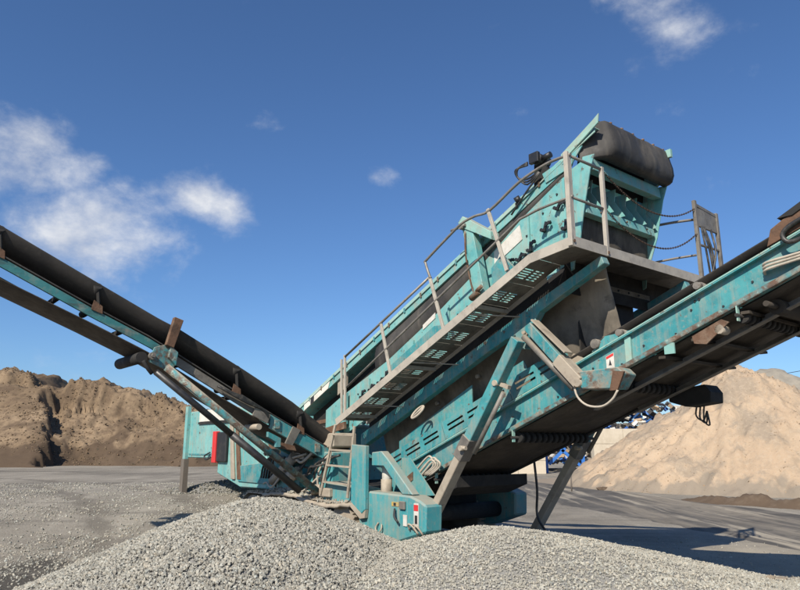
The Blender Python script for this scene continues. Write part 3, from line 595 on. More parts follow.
for u in np.arange(-3.2, 4.4, 1.55):  # return rollers with rubber discs
    rr = MB().cyl((u, VN - .07, tb(u) - .11), (u, VF + .03, tb(u) - .11), .02, 8)
    for k in range(13): rr.cyl((u, VN + .06 + k * .12, tb(u) - .11), (u, VN + .12 + k * .12, tb(u) - .11), .07, 12)
    part(rr, 'return_roller', 'under_dark', tail)
    part(MB().beam((u, VN - .03, tb(u) - .01), (u, VN - .03, tb(u) - .17), .05, .014, up=(1, 0, 0)), 'roller_hanger', 'teal_pale', tail)
# under tray and cross box near the middle of the span
part(MB().prism([(-3.35, tb(-3.35) - .01), (-.2, tb(-.2) - .02), (-.15, tb(-.15) - .06), (-3.4, tb(-3.4) - .05)], VF - .12, VF - .02), 'side_tray', 'under_dark', tail)
part(MB().prism([(-3.30, 1.05), (-2.9, 1.20), (-2.9, 1.36), (-3.30, 1.22)], VN + .1, VF - .05), 'tail_drum_box', 'under_dark', tail)
part(MB().prism([(-.20, 2.50), (.30, 2.56), (.37, 2.46), (.36, 2.33), (.02, 2.29), (-.2, 2.36)], VF - .30, VF + .04), 'drive_motor', 'under_dark', tail, .01)
part(MB().cyl((.10, VF + .04, 2.42), (.10, VF + .10, 2.42), .07, 14), 'motor_end', 'under_dark', tail)
for k in range(3): part(MB().tube([(.02 + .05 * k, VF + .0, 2.32), (.0 + .05 * k, VF + .0, 2.18 - .03 * k), (.08 + .04 * k, VF + .02, 2.12 - .03 * k), (.14, VF + .02, 2.24)], .011), 'hose', 'hose', tail)
for v in (VN + .34, VF - .42): part(MB().section((-.6, v, tb(-.6) - .16), (4.4, v, tb(4.4) - .16), [(-.05, -.03), (.05, -.03), (.05, -.02), (-.04, -.02), (-.04, .05), (-.05, .05)]), 'under_rail', 'galv_dark', tail)
for u in (.55, .95, 1.5, 2.3, 3.1): part(MB().beam((u, VN + .02, tb(u) - .10), (u, VF - .02, tb(u) - .10), .09, .03), 'under_rib', 'return_belt', tail)
part(MB().cyl((1.72, VN + .25, tb(1.72) - .13), (1.72, VF - .10, tb(1.72) - .13), .08, 18).cyl((1.72, VN + .0, tb(1.72) - .13), (1.72, VN + .25, tb(1.72) - .13), .03, 10), 'snub_drum', 'return_belt', tail)
part(MB().cyl((1.25, VN - .05, 2.98), (1.25, VN + .10, 2.98), .05, 10), 'scraper_shaft', 'dusty_steel', tail)
part(MB().prism([(.95, 2.94), (1.28, 3.08), (1.36, 3.04), (1.10, 2.84), (.97, 2.86)], VN - .05, VN - .03), 'scraper_plate', 'rust', tail)
part(MB().box(.62, .74, VN - .05, VN - .03, tb(.68) - .13, tb(.68) - .01), 'lug', 'teal_pale', tail)
for u, dz in ((.35, .13), (.05, .06), (.95, .22), (1.3, .07), (-.35, .20), (.75, .06), (1.62, .15), (-.9, .10), (1.0, .29), (1.05, .285)):
    part(MB().cyl((u, VN - .012, tb(u) + dz), (u, VN + .001, tb(u) + dz), .013, 6), 'bolt', 'ink', tail)
part(MB().box(.12, .20, VN - .035, VN - .002, tb(.16) + .0, tb(.16) + .33), 'splice_plate', 'teal_pale', tail, .004)
sg_ = part(MB().prism([(-.16, tb(-.16) + .07), (-.05, tb(-.05) + .07), (-.05, tb(-.05) + .25), (-.16, tb(-.16) + .25)], VN - .006, VN - .002), 'warning_sticker', 'decal_white', tail)
part(MB().prism([(-.155, tb(-.155) + .215), (-.055, tb(-.055) + .215), (-.055, tb(-.055) + .245), (-.155, tb(-.155) + .245)], VN - .009, VN - .0065), 'red_band', 'red', sg_)
part(MB().prism([(-.125, tb(-.1) + .12), (-.085, tb(-.1) + .12), (-.105, tb(-.1) + .19)], VN - .009, VN - .0065), 'pictogram', 'ink', sg_)
# slotted side guard over the lower half
def guard(u0, u1, groups):
    L_ = (u1 - u0) / tc_; holes = []
    for c in groups:
        for k in range(2): holes.append((c, c + .36, .09 + k * .075, .09 + k * .075 + .03))
    return part(MB().slotted((u0, VN - .06, tb(u0) + .37), (tc_, 0, ts_), (-ts_, 0, tc_), L_, .27, .008, holes), 'side_guard', 'teal', tail)
guard(-4.40, -2.95, [.14, .62, 1.08]); guard(-2.94, -1.62, [.10, .56, .98]); guard(-1.61, -.62, [.12, .56])
part(MB().prism([(-4.2, tb(-4.2) + .66), (-2.5, tb(-2.5) + .66), (-2.5, tb(-2.5) + .98), (-4.2, tb(-4.2) + .84)], VN + .06, VN + .075), 'guard_plate', 'teal', tail)
part(MB().prism([(-2.1, tb(-2.1) + .64), (-1.4, tb(-1.4) + .64), (-1.5, tb(-1.5) + .86), (-2.1, tb(-2.1) + .86)], VN + .06, VN + .075), 'guard_plate', 'teal', tail)
for k, (du, dh) in enumerate(((0, 0), (.05, .03), (.10, .0), (-.05, .05))):
    part(MB().tube([(-3.95 + du, .60, 1.08 + dh), (-3.6 + du, .60, 1.30 + dh), (-3.25 + du, .59, 1.56 + dh), (-3.12 + du, .58, 1.58 + dh), (-3.10 + du, .60, 1.50), (-3.35 + du, .62, 1.36)], .016), 'hose', 'hose_pale', tail)
# head end at the frame's right: rusty plate, dark hood, hoses
part(MB().prism([(1.83, 3.73), (1.88, 3.90), (2.0, 3.97), (2.7, 4.24), (2.7, 4.02), (2.3, 3.90)], VN - .085, VN - .076), 'rusty_plate', 'rust', tail, .01)
part(MB().prism([(1.96, 3.99), (2.7, 4.36), (2.75, 4.32), (2.1, 3.99)], VN - .1, VF), 'rubber_hood', 'under_dark', tail)
part(MB().tube([(2.6, VN - .12, 4.05), (2.2, VN - .12, 3.93), (2.04, VN - .12, 3.86), (2.0, VN - .12, 3.78), (2.1, VN - .12, 3.72), (2.5, VN - .12, 3.85)], .024), 'hose', 'hose', tail)
for k in range(3): part(MB().tube([(2.6, VN - .08, 3.66 - .025 * k), (2.05, VN - .08, 3.60 - .03 * k), (1.80, VN - .09, 3.57 - .035 * k), (1.76, VN - .03, 3.53 - .03 * k)], .014), 'hose', 'hose_pale', tail)
part(MB().cyl((4.6, VN + .03, tb(4.6) + .2), (4.6, VF - .03, tb(4.6) + .2), .2, 20), 'head_drum', 'under_dark', tail)

# --- screen box
BS = .447; bc = 1 / math.sqrt(1 + BS * BS)
def rz(u): return 4.60 + BS * (u + 2.36)       # lower edge of the top rail
VB0, VB1 = .75, 2.45
plate = [(-5.75, 1.98), (-.55, 4.02), (-.52, 4.21), (-.45, 4.80), (-.26, 5.46), (-.6, 5.35), (-1.35, 4.95), (-2.4, 4.29), (-3.36, 3.75), (-4.45, 3.22), (-5.75, 2.72)]
sb = MB(); sb.prism(plate, VB0, VB0 + .02)
box_ = part(sb, 'screen_box', 'teal_faded', bevel=.003)
part(MB().prism(plate, VB1 - .02, VB1), 'side_plate', 'teal_faded', box_)
# stiffening ribs and flanges of the side plate
part(MB().prism([(-5.70, 2.24), (-.56, 4.30), (-.56, 4.335), (-5.70, 2.275)], VB0 - .03, VB0 - .001), 'side_rib', 'teal_faded', box_)
for u in (-4.95, -3.75, -2.9, -1.25, -.62):
    h0, h1 = 2.27 + .401 * (u + 5.7), float(np.interp(u, [-5.75, -4.45, -3.36, -2.4, -1.35, -.6], [2.72, 3.22, 3.75, 4.29, 4.95, 5.35])) - .08
    part(MB().box(u - .014, u + .014, VB0 - .028, VB0 - .001, h0 + .03, h1), 'side_rib', 'teal_faded', box_)
part(MB().prism([(-4.35, 2.86), (-3.95, 3.02), (-2.95, 3.46), (-2.85, 3.62), (-3.2, 3.64), (-4.35, 3.10)], VB0 - .055, VB0 - .032), 'access_cover', 'teal', box_, .006)
# rubber dust strip between side plate and rail
P = [[Vector((u, VB0 + .03 - .05 * math.sin(math.pi * t), (1 - t) * (float(np.interp(u, [-4.8, -4.45, -3.36, -2.4, -1.35, -.6], [3.06, 3.22, 3.75, 4.29, 4.95, 5.35])) - .04) + t * (rz(u) + .03))) for t in np.linspace(0, 1, 6)] for u in np.linspace(-4.8, -.55, 34)]
part(MB().grid(P, (0, .012, 0)), 'rubber_strip', 'rubber', box_)
# inner dark wall behind the strip's open end
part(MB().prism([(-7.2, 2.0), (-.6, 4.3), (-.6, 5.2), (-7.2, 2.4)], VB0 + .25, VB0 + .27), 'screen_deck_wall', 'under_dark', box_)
# top rail: teal lower strip and paler sloping cap
rl = MB(); rl.prism([(-7.35, rz(-7.35)), (-.50, rz(-.5)), (-.44, rz(-.44) + .12), (-7.45, rz(-7.45) + .12)], VB0 - .02, VB0 + .03)
tr = part(rl, 'top_rail', 'teal_faded', box_)
cap = MB(); cap.section((-7.55, VB0, rz(-7.55) + .18), (-.10, VB0, rz(-.10) + .18), [(-.05, .06), (.035, -.06), (.045, -.055), (-.04, .07), (-.16, .075), (-.16, .06)])
part(cap, 'rail_cap', 'teal_pale', tr)
part(MB().section((-7.55, VB1, rz(-7.55) + .10), (-.10, VB1, rz(-.10) + .10), [(-.03, -.14), (.03, -.14), (.03, .14), (-.03, .14)]), 'far_rail', 'teal_pale', box_)
part(MB().prism([(-7.5, rz(-7.5) + .1), (-4.9, rz(-4.9) + .1), (-4.9, rz(-4.9) + .13), (-7.5, rz(-7.5) + .13)], VB0 + .04, VB1 - .04), 'feed_lid', 'teal_faded', box_)
for u in np.arange(-6.9, -.6, .42):
    part(MB().beam((u, VB0 - .035, rz(u) + .085), (u, VB0 - .035, rz(u) + .16), .018, .03, up=(1, 0, 0)), 'clip', 'rust' if int(u * 10) % 3 else 'teal', tr)
# white panel and dark label low on the rail
wp = part(MB().prism([(-7.1, rz(-7.1) - .0), (-6.25, rz(-6.25) + .0), (-6.18, rz(-6.18) + .14), (-7.1, rz(-7.1) + .15)], VB0 - .034, VB0 - .022), 'white_panel', 'white_panel', tr)
part(MB().prism([(-6.86, rz(-6.86) + .0), (-6.74, rz(-6.74) + .0), (-6.74, rz(-6.74) + .12), (-6.86, rz(-6.86) + .12)], VB0 - .038, VB0 - .035), 'dark_label', 'ink', wp)
part(MB().prism([(-1.92, 4.36), (-1.38, 4.62), (-1.42, 4.84), (-1.92, 4.56)], VB0 - .012, VB0 - .002), 'white_sticker', 'decal_white', box_)
part(MB().prism([(-3.52, 3.62), (-3.22, 3.77), (-3.22, 3.86), (-3.52, 3.70)], VB0 - .012, VB0 - .002), 'white_sticker', 'decal_white', box_)
part(MB().prism([(-6.2, 2.45), (-5.55, 2.74), (-5.55, 2.18), (-6.2, 2.05)], VB0 - .10, VB0 - .04), 'end_cover', 'teal_faded', box_, .006)
part(MB().prism([(-6.25, 2.10), (-5.5, 2.22), (-5.5, 2.10), (-6.25, 1.98)], VB0 - .16, VB0 - .11), 'rusty_lip', 'rust', box_)
part(MB().prism([(-6.0, 2.72), (-5.72, 2.86), (-5.72, 3.16), (-6.0, 3.03)], VB0 + .02, VB0 + .06), 'post', 'dusty_steel', box_)
part(MB().beam((-7.3, VB0 + .02, 2.18), (-6.3, VB0 + .02, 2.26), .1, .07), 'cross_member', 'rust', box_)
# spring clamps and tension bolts along the side
cl = MB(); cl.beam((0, 0, 0), (.05, 0, .12), .03, .035).cyl((-.03, -.03, .02), (-.03, .05, .02), .026, 8).beam((.02, -.01, .06), (.13, -.01, .10), .022, .022).cyl((.10, -.03, .09), (.10, .02, .09), .022, 8)
c0 = part(cl, 'clamp', 'black', box_)
spots = [(-5.1, 2.62), (-4.85, 2.72), (-4.6, 2.82), (-4.42, 2.90), (-2.68, 3.62), (-2.5, 3.72), (-2.3, 3.80), (-1.62, 4.25), (-1.42, 4.30), (-1.2, 4.40), (-.95, 4.62), (-.72, 4.86), (-.6, 4.56)]
for i, (u, h) in enumerate(spots):
    c = c0 if i == 0 else copy(c0, (0, 0, 0), parent=box_); c.location = (u, VB0 - .06, h); c.rotation_euler = (0, -.3 + .25 * (i % 3), 0)
for (u, h) in ((-5.3, 2.7), (-3.9, 3.2), (-3.1, 3.55), (-1.7, 4.2), (-1.0, 4.9), (-.75, 5.1), (-.6, 4.75), (-1.3, 4.65), (-.9, 4.3)):
    part(MB().cyl((u, VB0 - .015, h), (u, VB0 + .001, h), .015, 6), 'bolt', 'ink', box_)
part(MB().prism([(-4.25, 2.72), (-3.75, 2.98), (-3.78, 3.08), (-4.1, 2.98), (-4.3, 2.84)], VB0 - .22, VB0 - .10), 'rusty_bracket', 'rust', box_)
# tension column with its cap beside the walkway
tcn = part(MB().prism([(-2.33, 4.98), (-2.12, 4.92), (-1.92, 3.92), (-2.10, 3.86)], .50, .64), 'column', 'teal_faded', box_, .006)
part(MB().prism([(-2.40, 5.08), (-2.30, 5.16), (-1.74, 4.78), (-1.74, 4.66), (-2.30, 4.97)], .48, .66), 'arm', 'teal_pale', tcn, .006)
part(MB().cyl((-2.52, .46, 4.98), (-2.22, .46, 5.0), .022, 8).cyl((-2.3, .42, 4.98), (-2.3, .50, 4.98), .04, 10), 'pin', 'galv_dark', tcn)
part(MB().tube([(-2.24, .47, 4.9), (-2.22, .46, 4.5), (-2.12, .46, 4.05), (-2.05, .46, 3.88)], .013), 'rod', 'rust', tcn)
part(MB().cyl((-2.14, .46, 3.86), (-1.98, .46, 3.94), .045, 10).cyl((-2.0, .44, 3.94), (-1.9, .44, 4.0), .03, 8), 'spring', 'rust', tcn)
part(MB().prism([(-1.80, 4.02), (-1.40, 4.18), (-1.62, 4.42), (-1.82, 4.26)], .56, .62), 'gusset', 'teal', tcn)
# hydraulic vibrator motor with hoses
mo = part(MB().cyl((-1.00, VB0 - .10, 5.68), (-1.00, VB0 + .14, 5.68), .085, 16).box(-1.09, -.93, VB0 - .15, VB0 - .09, 5.61, 5.76), 'vibrator_motor', 'black', box_, .006)
part(MB().cyl((-.91, VB0 - .06, 5.66), (-.78, VB0 - .05, 5.68), .045, 10), 'valve_block', 'black', mo)
for k in range(3): part(MB().tube([(-1.1, VB0 - .16, 5.64 - .02 * k), (-1.28 - .02 * k, VB0 - .16, 5.60), (-1.30, VB0 - .14, 5.48), (-1.15, VB0 - .12, 5.42 - .04 * k), (-.95, VB0 - .1, 5.46), (-1.25, VB0 - .1, 5.2), (-1.5, VB0 - .08, 5.0)], .014), 'hose', 'hose', mo)
part(MB().prism([(-1.12, rz(-1.12) + .15), (-.85, rz(-.85) + .12), (-.92, 5.64), (-1.10, 5.64)], VB0 - .02, VB0 + .06), 'motor_mount', 'under_dark', mo)
part(MB().cyl((-1.42, VB0 - .08, 5.18), (-1.36, VB0 - .04, 5.22), .05, 10), 'coupling', 'black', mo)
part(MB().prism([(-.95, rz(-.95) + .22), (-.28, rz(-.28) + .10), (-.50, rz(-.5) - .04), (-.9, rz(-.9) + .05)], VB0 - .04, VB0 - .02), 'corner_plate', 'teal_faded', box_)

# --- raised end of the screen box
ef = part(MB().section((-.22, VB0 + .03, 5.365), (-.22, VB1 - .03, 5.365), [(-.09, -.085), (.035, -.085), (.02, .085), (-.09, .085)], up=(0, 0, 1)), 'end_beam', 'teal_faded', box_, .006)
part(MB().prism([(-.97, 4.70), (-.74, 5.50), (-.72, 5.50), (-.95, 4.70)], VB0 + .025, VB1 - .025), 'recess_panel', 'teal', ef)
part(MB().prism([(-.50, 5.30), (-.48, 5.30), (-.40, 5.80), (-.42, 5.80)], VB0 + .10, VB1 - .025), 'back_sheet', 'under_dark', ef)
part(MB().section((-.40, VB0 + .03, 4.79), (-.40, VB1 - .03, 4.79), [(-.52, -.055), (.07, -.055), (.06, .06), (-.52, .055)]), 'sill_beam', 'teal_faded', ef, .006)
ng = 7
for k in range(ng):
    v = VB0 + .05 + (VB1 - VB0 - .1) * k / (ng - 1) * 1.0
    part(MB().prism([(-.78, 5.285), (-.40, 5.278), (-.43, 5.10), (-.28, 4.853), (-.90, 4.853)], v - .006, v + .006), 'gusset', 'teal_faded', ef)
    if k < ng - 1: part(MB().cyl((-.84, v + .13, 5.17), (-.77, v + .13, 5.15), .014, 6), 'bolt', 'rust', ef)
for (u, v) in ((-.30, 1.1), (-.30, 1.7), (-.30, 2.2)): part(MB().cyl((u - .03, v, 4.80), (u - .01 + .0, v, 4.80), .012, 6), 'bolt', 'rust', ef)
part(MB().prism([(-.30, 5.48), (-.12, 5.46), (-.20, 5.26), (-.34, 4.72), (-.45, 4.20), (-.58, 4.2)], VB0 - .025, VB0 - .002), 'end_cheek', 'teal_faded', box_, .004)
part(MB().prism([(-.30, 5.48), (-.10, 5.46), (-.18, 5.26), (-.32, 4.72), (-.45, 4.40), (-.58, 4.4)], VB1 + .002, VB1 + .022), 'end_cheek', 'teal_faded', box_, .004)
P = [[Vector((-.50 + .03 * math.sin(v * 9) * (1 - t) + .05 * t, v, 4.14 + .60 * t)) for v in np.linspace(VB0 + .04, VB1 - .04, 22)] for t in np.linspace(0, 1, 6)]
part(MB().grid(P, (-.012, 0, 0)), 'rubber_skirt', 'dusty_rubber', box_)
# the big rubber curtain bulging over the end
def curtain():
    prof = [(-.32, 5.965), (-.12, 5.985), (-.075, 5.985), (-.055, 5.972), (-.035, 5.92), (-.005, 5.80), (.02, 5.68), (.02, 5.57), (-.02, 5.485), (-.05, 5.465), (-.13, 5.446)]
    rows = []
    for v in [VB0 - .01, VB0 + .01, VB0 + .04, VB0 + .08, VB0 + .12, VB0 + .17, VB0 + .22] + list(np.linspace(VB0 + .28, VB1 + .01, 26)):
        k = (v - VB0) / .20; row = []
        tuck = max(0, 1 - k) ** 1.5 if k > 0 else 1.0; fold = math.exp(-((v - VB0 - .17) / .05) ** 2)
        for i, (u, h) in enumerate(prof):
            t = i / (len(prof) - 1); w = math.sin(math.pi * t)
            uu = max(u, -.36) * (1 - tuck * .85) + (-.40) * tuck * .85 - fold * .07 * w + .010 * math.sin(v * 8 + i * .8) * w - .03 * math.exp(-((v - 1.75) / .12) ** 2) * w - .02 * math.exp(-((v - 2.1) / .07) ** 2) * w
            hh = h - .05 * tuck * w + .008 * math.sin(v * 6 + i) * w
            if tuck > 0: hh = min(hh, hh * (1 - tuck) + tuck * (rz(uu) + .24))
            row.append(Vector((uu, v, hh)))
        rows.append(row)
    return MB().grid(rows, (-.012, 0, -.006))
cu = part(curtain(), 'rubber_curtain', 'rubber', box_)

part(MB().beam((-.20, VB0 + .2, 6.015), (-.20, VB1, 6.015), .05, .012), 'curtain_bar', 'rubber', box_)
for v in np.linspace(VB0 + .34, VB1 - .06, 6): part(MB().cyl((-.085, v, 5.965), (-.075, v, 5.998), .02, 6), 'bolt', 'rust', box_)
part(MB().prism([(-.62, rz(-.62) + .12), (-.02, rz(-.02) + .20), (.0, rz(0) + .32), (-.10, rz(-.1) + .30), (-.62, rz(-.62) + .24)], VB0 - .05, VB0 - .028), 'rail_end', 'teal_pale', box_, .004)
part(MB().box(-.06, .02, VB1 - .03, VB1 + .02, 5.86, 5.98), 'rail_end', 'teal_pale', box_)

# --- under the screen: dusty chutes, cross members, flaps
ch = MB()
rows = []
for u in np.linspace(-4.9, -.2, 110):
    top = 2.2 + .42 * (u + 4.7); bot = tb(u) + .30
    rows.append([Vector((u, .92 + .30 * t + .05 * math.sin(u * 2.3 + t * 2) + .035 * math.sin(u * 11 + 3 * t) * t + .03 * fbm(u, t, 3), top * (1 - t) + bot * t)) for t in np.linspace(0, 1, 14)])
chu = part(ch.grid(rows, (0, .012, 0)), 'collecting_chute', 'chute')
for k in range(6): part(MB().prism([(-.98 + k * .125, 2.66 + k * .045), (-.862 + k * .125, 2.70 + k * .045), (-.862 + k * .125, 3.26 - k * .03), (-.98 + k * .125, 3.30 - k * .03)], 1.13 + .01 * (k % 2), 1.145 + .01 * (k % 2)), 'rubber_flap', 'chute', chu)
for (u, h) in ((-1.35, 3.42), (-1.15, 3.16), (-1.2, 2.98), (-2.5, 2.8), (-3.4, 2.45)): part(MB().cyl((u, .90, h), (u, .97, h), .03, 8), 'bolt', 'dusty_steel', chu)
part(MB().prism([(-.98, 2.55), (-.55, 2.78), (-.55, 2.86), (-.72, 2.95), (-.86, 2.80)], .86, .90), 'torn_plate', 'dusty_steel', chu)
part(MB().prism([(-.40, 2.93), (-.2, 3.10), (.28, 3.14), (-.12, 2.97)], .80, .83), 'guide_plate', 'teal', chu)
part(MB().cyl((-.33, .76, 3.02), (-.33, .9, 3.02), .06, 10), 'roller_end', 'galv_dark', chu)
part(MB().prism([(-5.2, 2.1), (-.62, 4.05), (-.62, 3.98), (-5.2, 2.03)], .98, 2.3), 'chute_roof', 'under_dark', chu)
part(MB().prism([(1.0, 3.9), (1.0, 2.9), (2.3, 2.9), (2.3, 3.9)], -.72, -.70, 'u'), 'end_wall', 'under_dark', chu)
part(MB().box(-.66, -.60, 1.15, 2.6, 3.86, 3.93).box(-.66, -.645, 1.15, 2.6, 3.93, 4.0), 'cross_member', 'dusty_steel', chu)
for v in (1.3, 1.55, 1.8, 2.05, 2.3): part(MB().cyl((-.60, v, 3.895), (-.585, v, 3.895), .016, 6), 'bolt', 'ink', chu)
# hand wheel
hw = [(-3.38 + .13 * math.cos(a), .50 + .05 * math.sin(a), 2.30 + .05 * math.cos(a) + .075 * math.sin(a)) for a in np.linspace(0, 2 * math.pi, 21)[:-1]]
hwh = part(MB().tube(hw, .018, 8, True).tube([hw[2], hw[12]], .015), 'hand_wheel', 'hose_pale')

# --- chassis, near side
cz = MB()
body = [(-4.32, .93), (-4.30, .82), (-4.10, .46), (-3.36, .44), (-2.68, .64), (-2.66, 1.00), (-2.80, 1.06), (-3.00, 1.11), (-4.2, 1.13)]
cz.prism(body, .02, .34)
chs = part(cz, 'chassis', 'teal_chassis', bevel=.025)
part(MB().prism([(-8.4, .55), (-4.3, .55), (-4.3, 1.15), (-8.4, 1.15)], .55, 2.65), 'under_frame', 'under_dark', chs)
part(MB().prism([(-5.28, .90), (-4.33, .88), (-4.25, 1.14), (-5.28, 1.22)], .05, .5), 'side_step', 'teal_chassis', chs, .015)
part(MB().prism([(-4.33, 1.82), (-3.96, 1.80), (-3.96, .86), (-4.05, .80), (-4.33, .95)], -.06, .018), 'guard_column', 'teal_chassis', chs, .01)
part(MB().prism([(-4.33, .95), (-4.05, .80), (-3.96, .86), (-3.98, .74), (-4.10, .72), (-4.36, .88)], -.05, .015), 'column_lip', 'dusty_steel', chs, .005)
part(MB().prism([(-3.96, 1.70), (-3.72, 1.72), (-3.58, 1.62), (-2.98, 1.12), (-3.22, 1.115), (-3.66, 1.50), (-3.96, 1.50)], .06, .20), 'arch_brace', 'teal_chassis', chs, .012)
part(MB().cyl((-3.84, .26, 1.12), (-3.84, .26, 1.62), .07, 14), 'lift_cylinder', 'decal_white', chs)
part(MB().cyl((-3.84, .26, 1.0), (-3.84, .26, 1.30), .085, 14), 'cylinder_base', 'dusty_steel', chs)
part(MB().prism([(-3.7, 1.05), (-2.95, 1.1), (-3.5, 1.62), (-3.7, 1.62)], .44, .46), 'web_plate', 'teal_chassis', chs)
part(MB().prism([(-3.56, 1.22), (-3.42, 1.30), (-3.42, 1.42), (-3.56, 1.34)], .428, .436), 'rusty_label', 'rust', chs)
lb = part(MB().box(-3.40, -3.24, .012, .018, .95, 1.01), 'yellow_sticker', 'yellow', chs)
part(MB().box(-3.35, -3.30, .006, .011, .96, 1.0), 'ink_mark', 'ink', lb)
part(MB().box(-3.20, -3.08, -.015, .018, .92, 1.03), 'control_box', 'galv_dark', chs, .006)
part(MB().box(-3.13, -3.05, .004, .016, .70, .85), 'white_sticker', 'decal_white', chs)
wl = part(MB().box(-2.90, -2.80, .008, .016, .70, 1.02), 'warning_sticker', 'decal_white', chs)
part(MB().box(-2.895, -2.805, .003, .007, .92, 1.0), 'red_band', 'red', wl)
part(MB().box(-2.875, -2.825, .003, .007, .75, .86), 'pictogram', 'ink', wl)
part(MB().tube([(-3.70, .005, .70), (-3.74, -.02, .62), (-3.66, -.03, .56), (-3.60, -.02, .62), (-3.62, .0, .68)], .012), 'tow_hook', 'dusty_steel', chs)
part(MB().tube([(-3.30, -.01, .92), (-3.26, -.05, .82), (-3.2, -.03, .74)], .016), 'lever', 'ink', chs)
for k in range(2): part(MB().tube([(-2.98 + .1 * k, .0, .66), (-2.95 + .1 * k, -.05, .74), (-2.86 + .1 * k, -.05, .72), (-2.80 + .1 * k, -.0, .62)], .014), 'hook', 'dusty_steel', chs)
part(MB().prism([(-5.2, .93), (-5.2, .82), (-5.0, .46), (-4.2, .44), (-3.58, .64), (-3.56, 1.00), (-3.9, 1.11), (-5.1, 1.13)], 2.86, 3.18), 'far_body', 'teal_chassis', chs, .025)
part(MB().prism([(-4.48, 1.62), (-3.88, 1.12), (-4.12, 1.115), (-4.56, 1.50)], 2.95, 3.1), 'arch_brace', 'teal_chassis', chs, .012)
part(MB().cyl((-4.0, .36, .72), (-4.0, 2.84, .72), .13, 16), 'cross_tube', 'under_dark', chs)
part(MB().tube([(-2.9, 2.6, 1.6), (-2.86, 2.6, 1.1), (-2.88, 2.6, .7), (-2.7, 2.6, .45)], .02), 'hose', 'hose', chs)

# --- tracks: one loop of steel shoes each side
def track(v0, v1, u0, u1, hb, ht):
    r_ = (ht - hb) / 2; zc = (hb + ht) / 2; b = MB()
    b.cyl((u0 + r_, v0 + .06, zc), (u0 + r_, v1 - .06, zc), r_ - .05, 20); b.cyl((u1 - r_, v0 + .06, zc), (u1 - r_, v1 - .06, zc), r_ - .05, 20)
    b.box(u0 + r_, u1 - r_, v0 + .09, v1 - .09, zc - .22, zc + .22)
    t = part(b, 'track', 'dusty_steel')
    L_ = (u1 - u0 - 2 * r_); per = 2 * L_ + 2 * math.pi * r_; n = 46; shoe = None
    for i in range(n):
        s_ = per * i / n
        if s_ < L_: p = (u0 + r_ + s_, hb); a = 0
        elif s_ < L_ + math.pi * r_: q = (s_ - L_) / r_; p = (u1 - r_ + r_ * math.sin(q), zc - r_ * math.cos(q)); a = -q
        elif s_ < 2 * L_ + math.pi * r_: p = (u1 - r_ - (s_ - L_ - math.pi * r_), ht); a = -math.pi
        else: q = (s_ - 2 * L_ - math.pi * r_) / r_; p = (u0 + r_ - r_ * math.sin(q), zc + r_ * math.cos(q)); a = -math.pi - q
        if shoe is None:
            shoe = part(MB().box(-.088, .088, 0, v1 - v0, -.012, .012).box(-.08, -.055, .005, v1 - v0 - .005, -.045, -.012).box(-.01, .012, .005, v1 - v0 - .005, -.035, -.012), 'track_shoe', 'dusty_steel', t); c = shoe
        else: c = copy(shoe, (0, 0, 0), parent=t)
        c.location = (p[0], v0, p[1]); c.rotation_euler = (0, a, 0)
    return t
track(.03, .50, -8.3, -4.34, .06, .92); track(2.70, 3.17, -8.3, -4.34, .06, .92)
sp = [(u, v, .95 + .10 * math.sin((u + 8) * 1.1) ** 2 - abs(v - .28) * .25 + .03 * random.random()) for u, v in zip(rng.uniform(-7.2, -4.35, 1500), rng.uniform(.02, .55, 1500))]
scatter('spilled_stone', sp, .06, 'oct', 'gravel_coarse', tone=(.7, 1.0), parent=root)
part(MB().grid([[Vector((u, v, .93 + .11 * math.sin((u + 8) * 1.1) ** 2 - abs(v - .28) * .22 + .03 * fbm(u, v, 4))) for v in np.linspace(-.02, .6, 7)] for u in np.linspace(-7.3, -4.3, 40)], (0, 0, -.05)), 'caked_dirt', 'dusty_steel')

# --- access ladder
ld = part(MB().beam((-4.84, -.03, 2.14), (-5.24, -.03, 1.02), .03, .045, up=(1, 0, 0)).beam((-4.30, -.03, 2.10), (-4.46, -.03, 1.0), .03, .045, up=(1, 0, 0)), 'ladder', 'dusty_steel', bevel=.003)
for t in (.14, .36, .58, .82):
    a = Vector((-4.84, -.03, 2.14)).lerp(Vector((-5.24, -.03, 1.02)), t); b = Vector((-4.30, -.03, 2.12)).lerp(Vector((-4.46, -.03, 1.0)), t)
    part(MB().beam(a, b, .05, .028), 'rung', 'dusty_steel', ld)

# --- rear hopper / engine end
hp = MB(); hpoly = [(-11.66, 2.62), (-11.66, 1.53), (-9.85, 1.53), (-9.85, 1.22), (-8.70, .97), (-6.5, 1.0), (-6.5, 1.55), (-7.6, 1.55), (-8.1, 2.60)]
hp.prism(hpoly, .20, 3.0)
hop = part(hp, 'rear_hopper', 'teal_faded', bevel=.02)
part(MB().prism([(-11.70, 2.75), (-11.55, 2.75), (-11.55, 1.50), (-11.70, 1.50)], .12, .20), 'corner_post', 'teal_faded', hop)
part(MB().box(-11.72, -11.54, .10, .22, .45, 1.50), 'post', 'wood_post', hop)
ws = part(MB().box(-10.95, -8.9, .17, .198, 2.36, 2.62), 'white_panel', 'white_panel', hop)
part(MB().box(-11.0, -8.8, .165, .198, 2.30, 2.352), 'dark_trim', 'under_dark', hop)
part(MB().box(-9.98, -9.80, .10, .198, 1.44, 2.12), 'red_box', 'red', hop, .01)
part(MB().box(-9.79, -9.32, .12, .198, 1.46, 2.10), 'black_box', 'black', hop, .02)
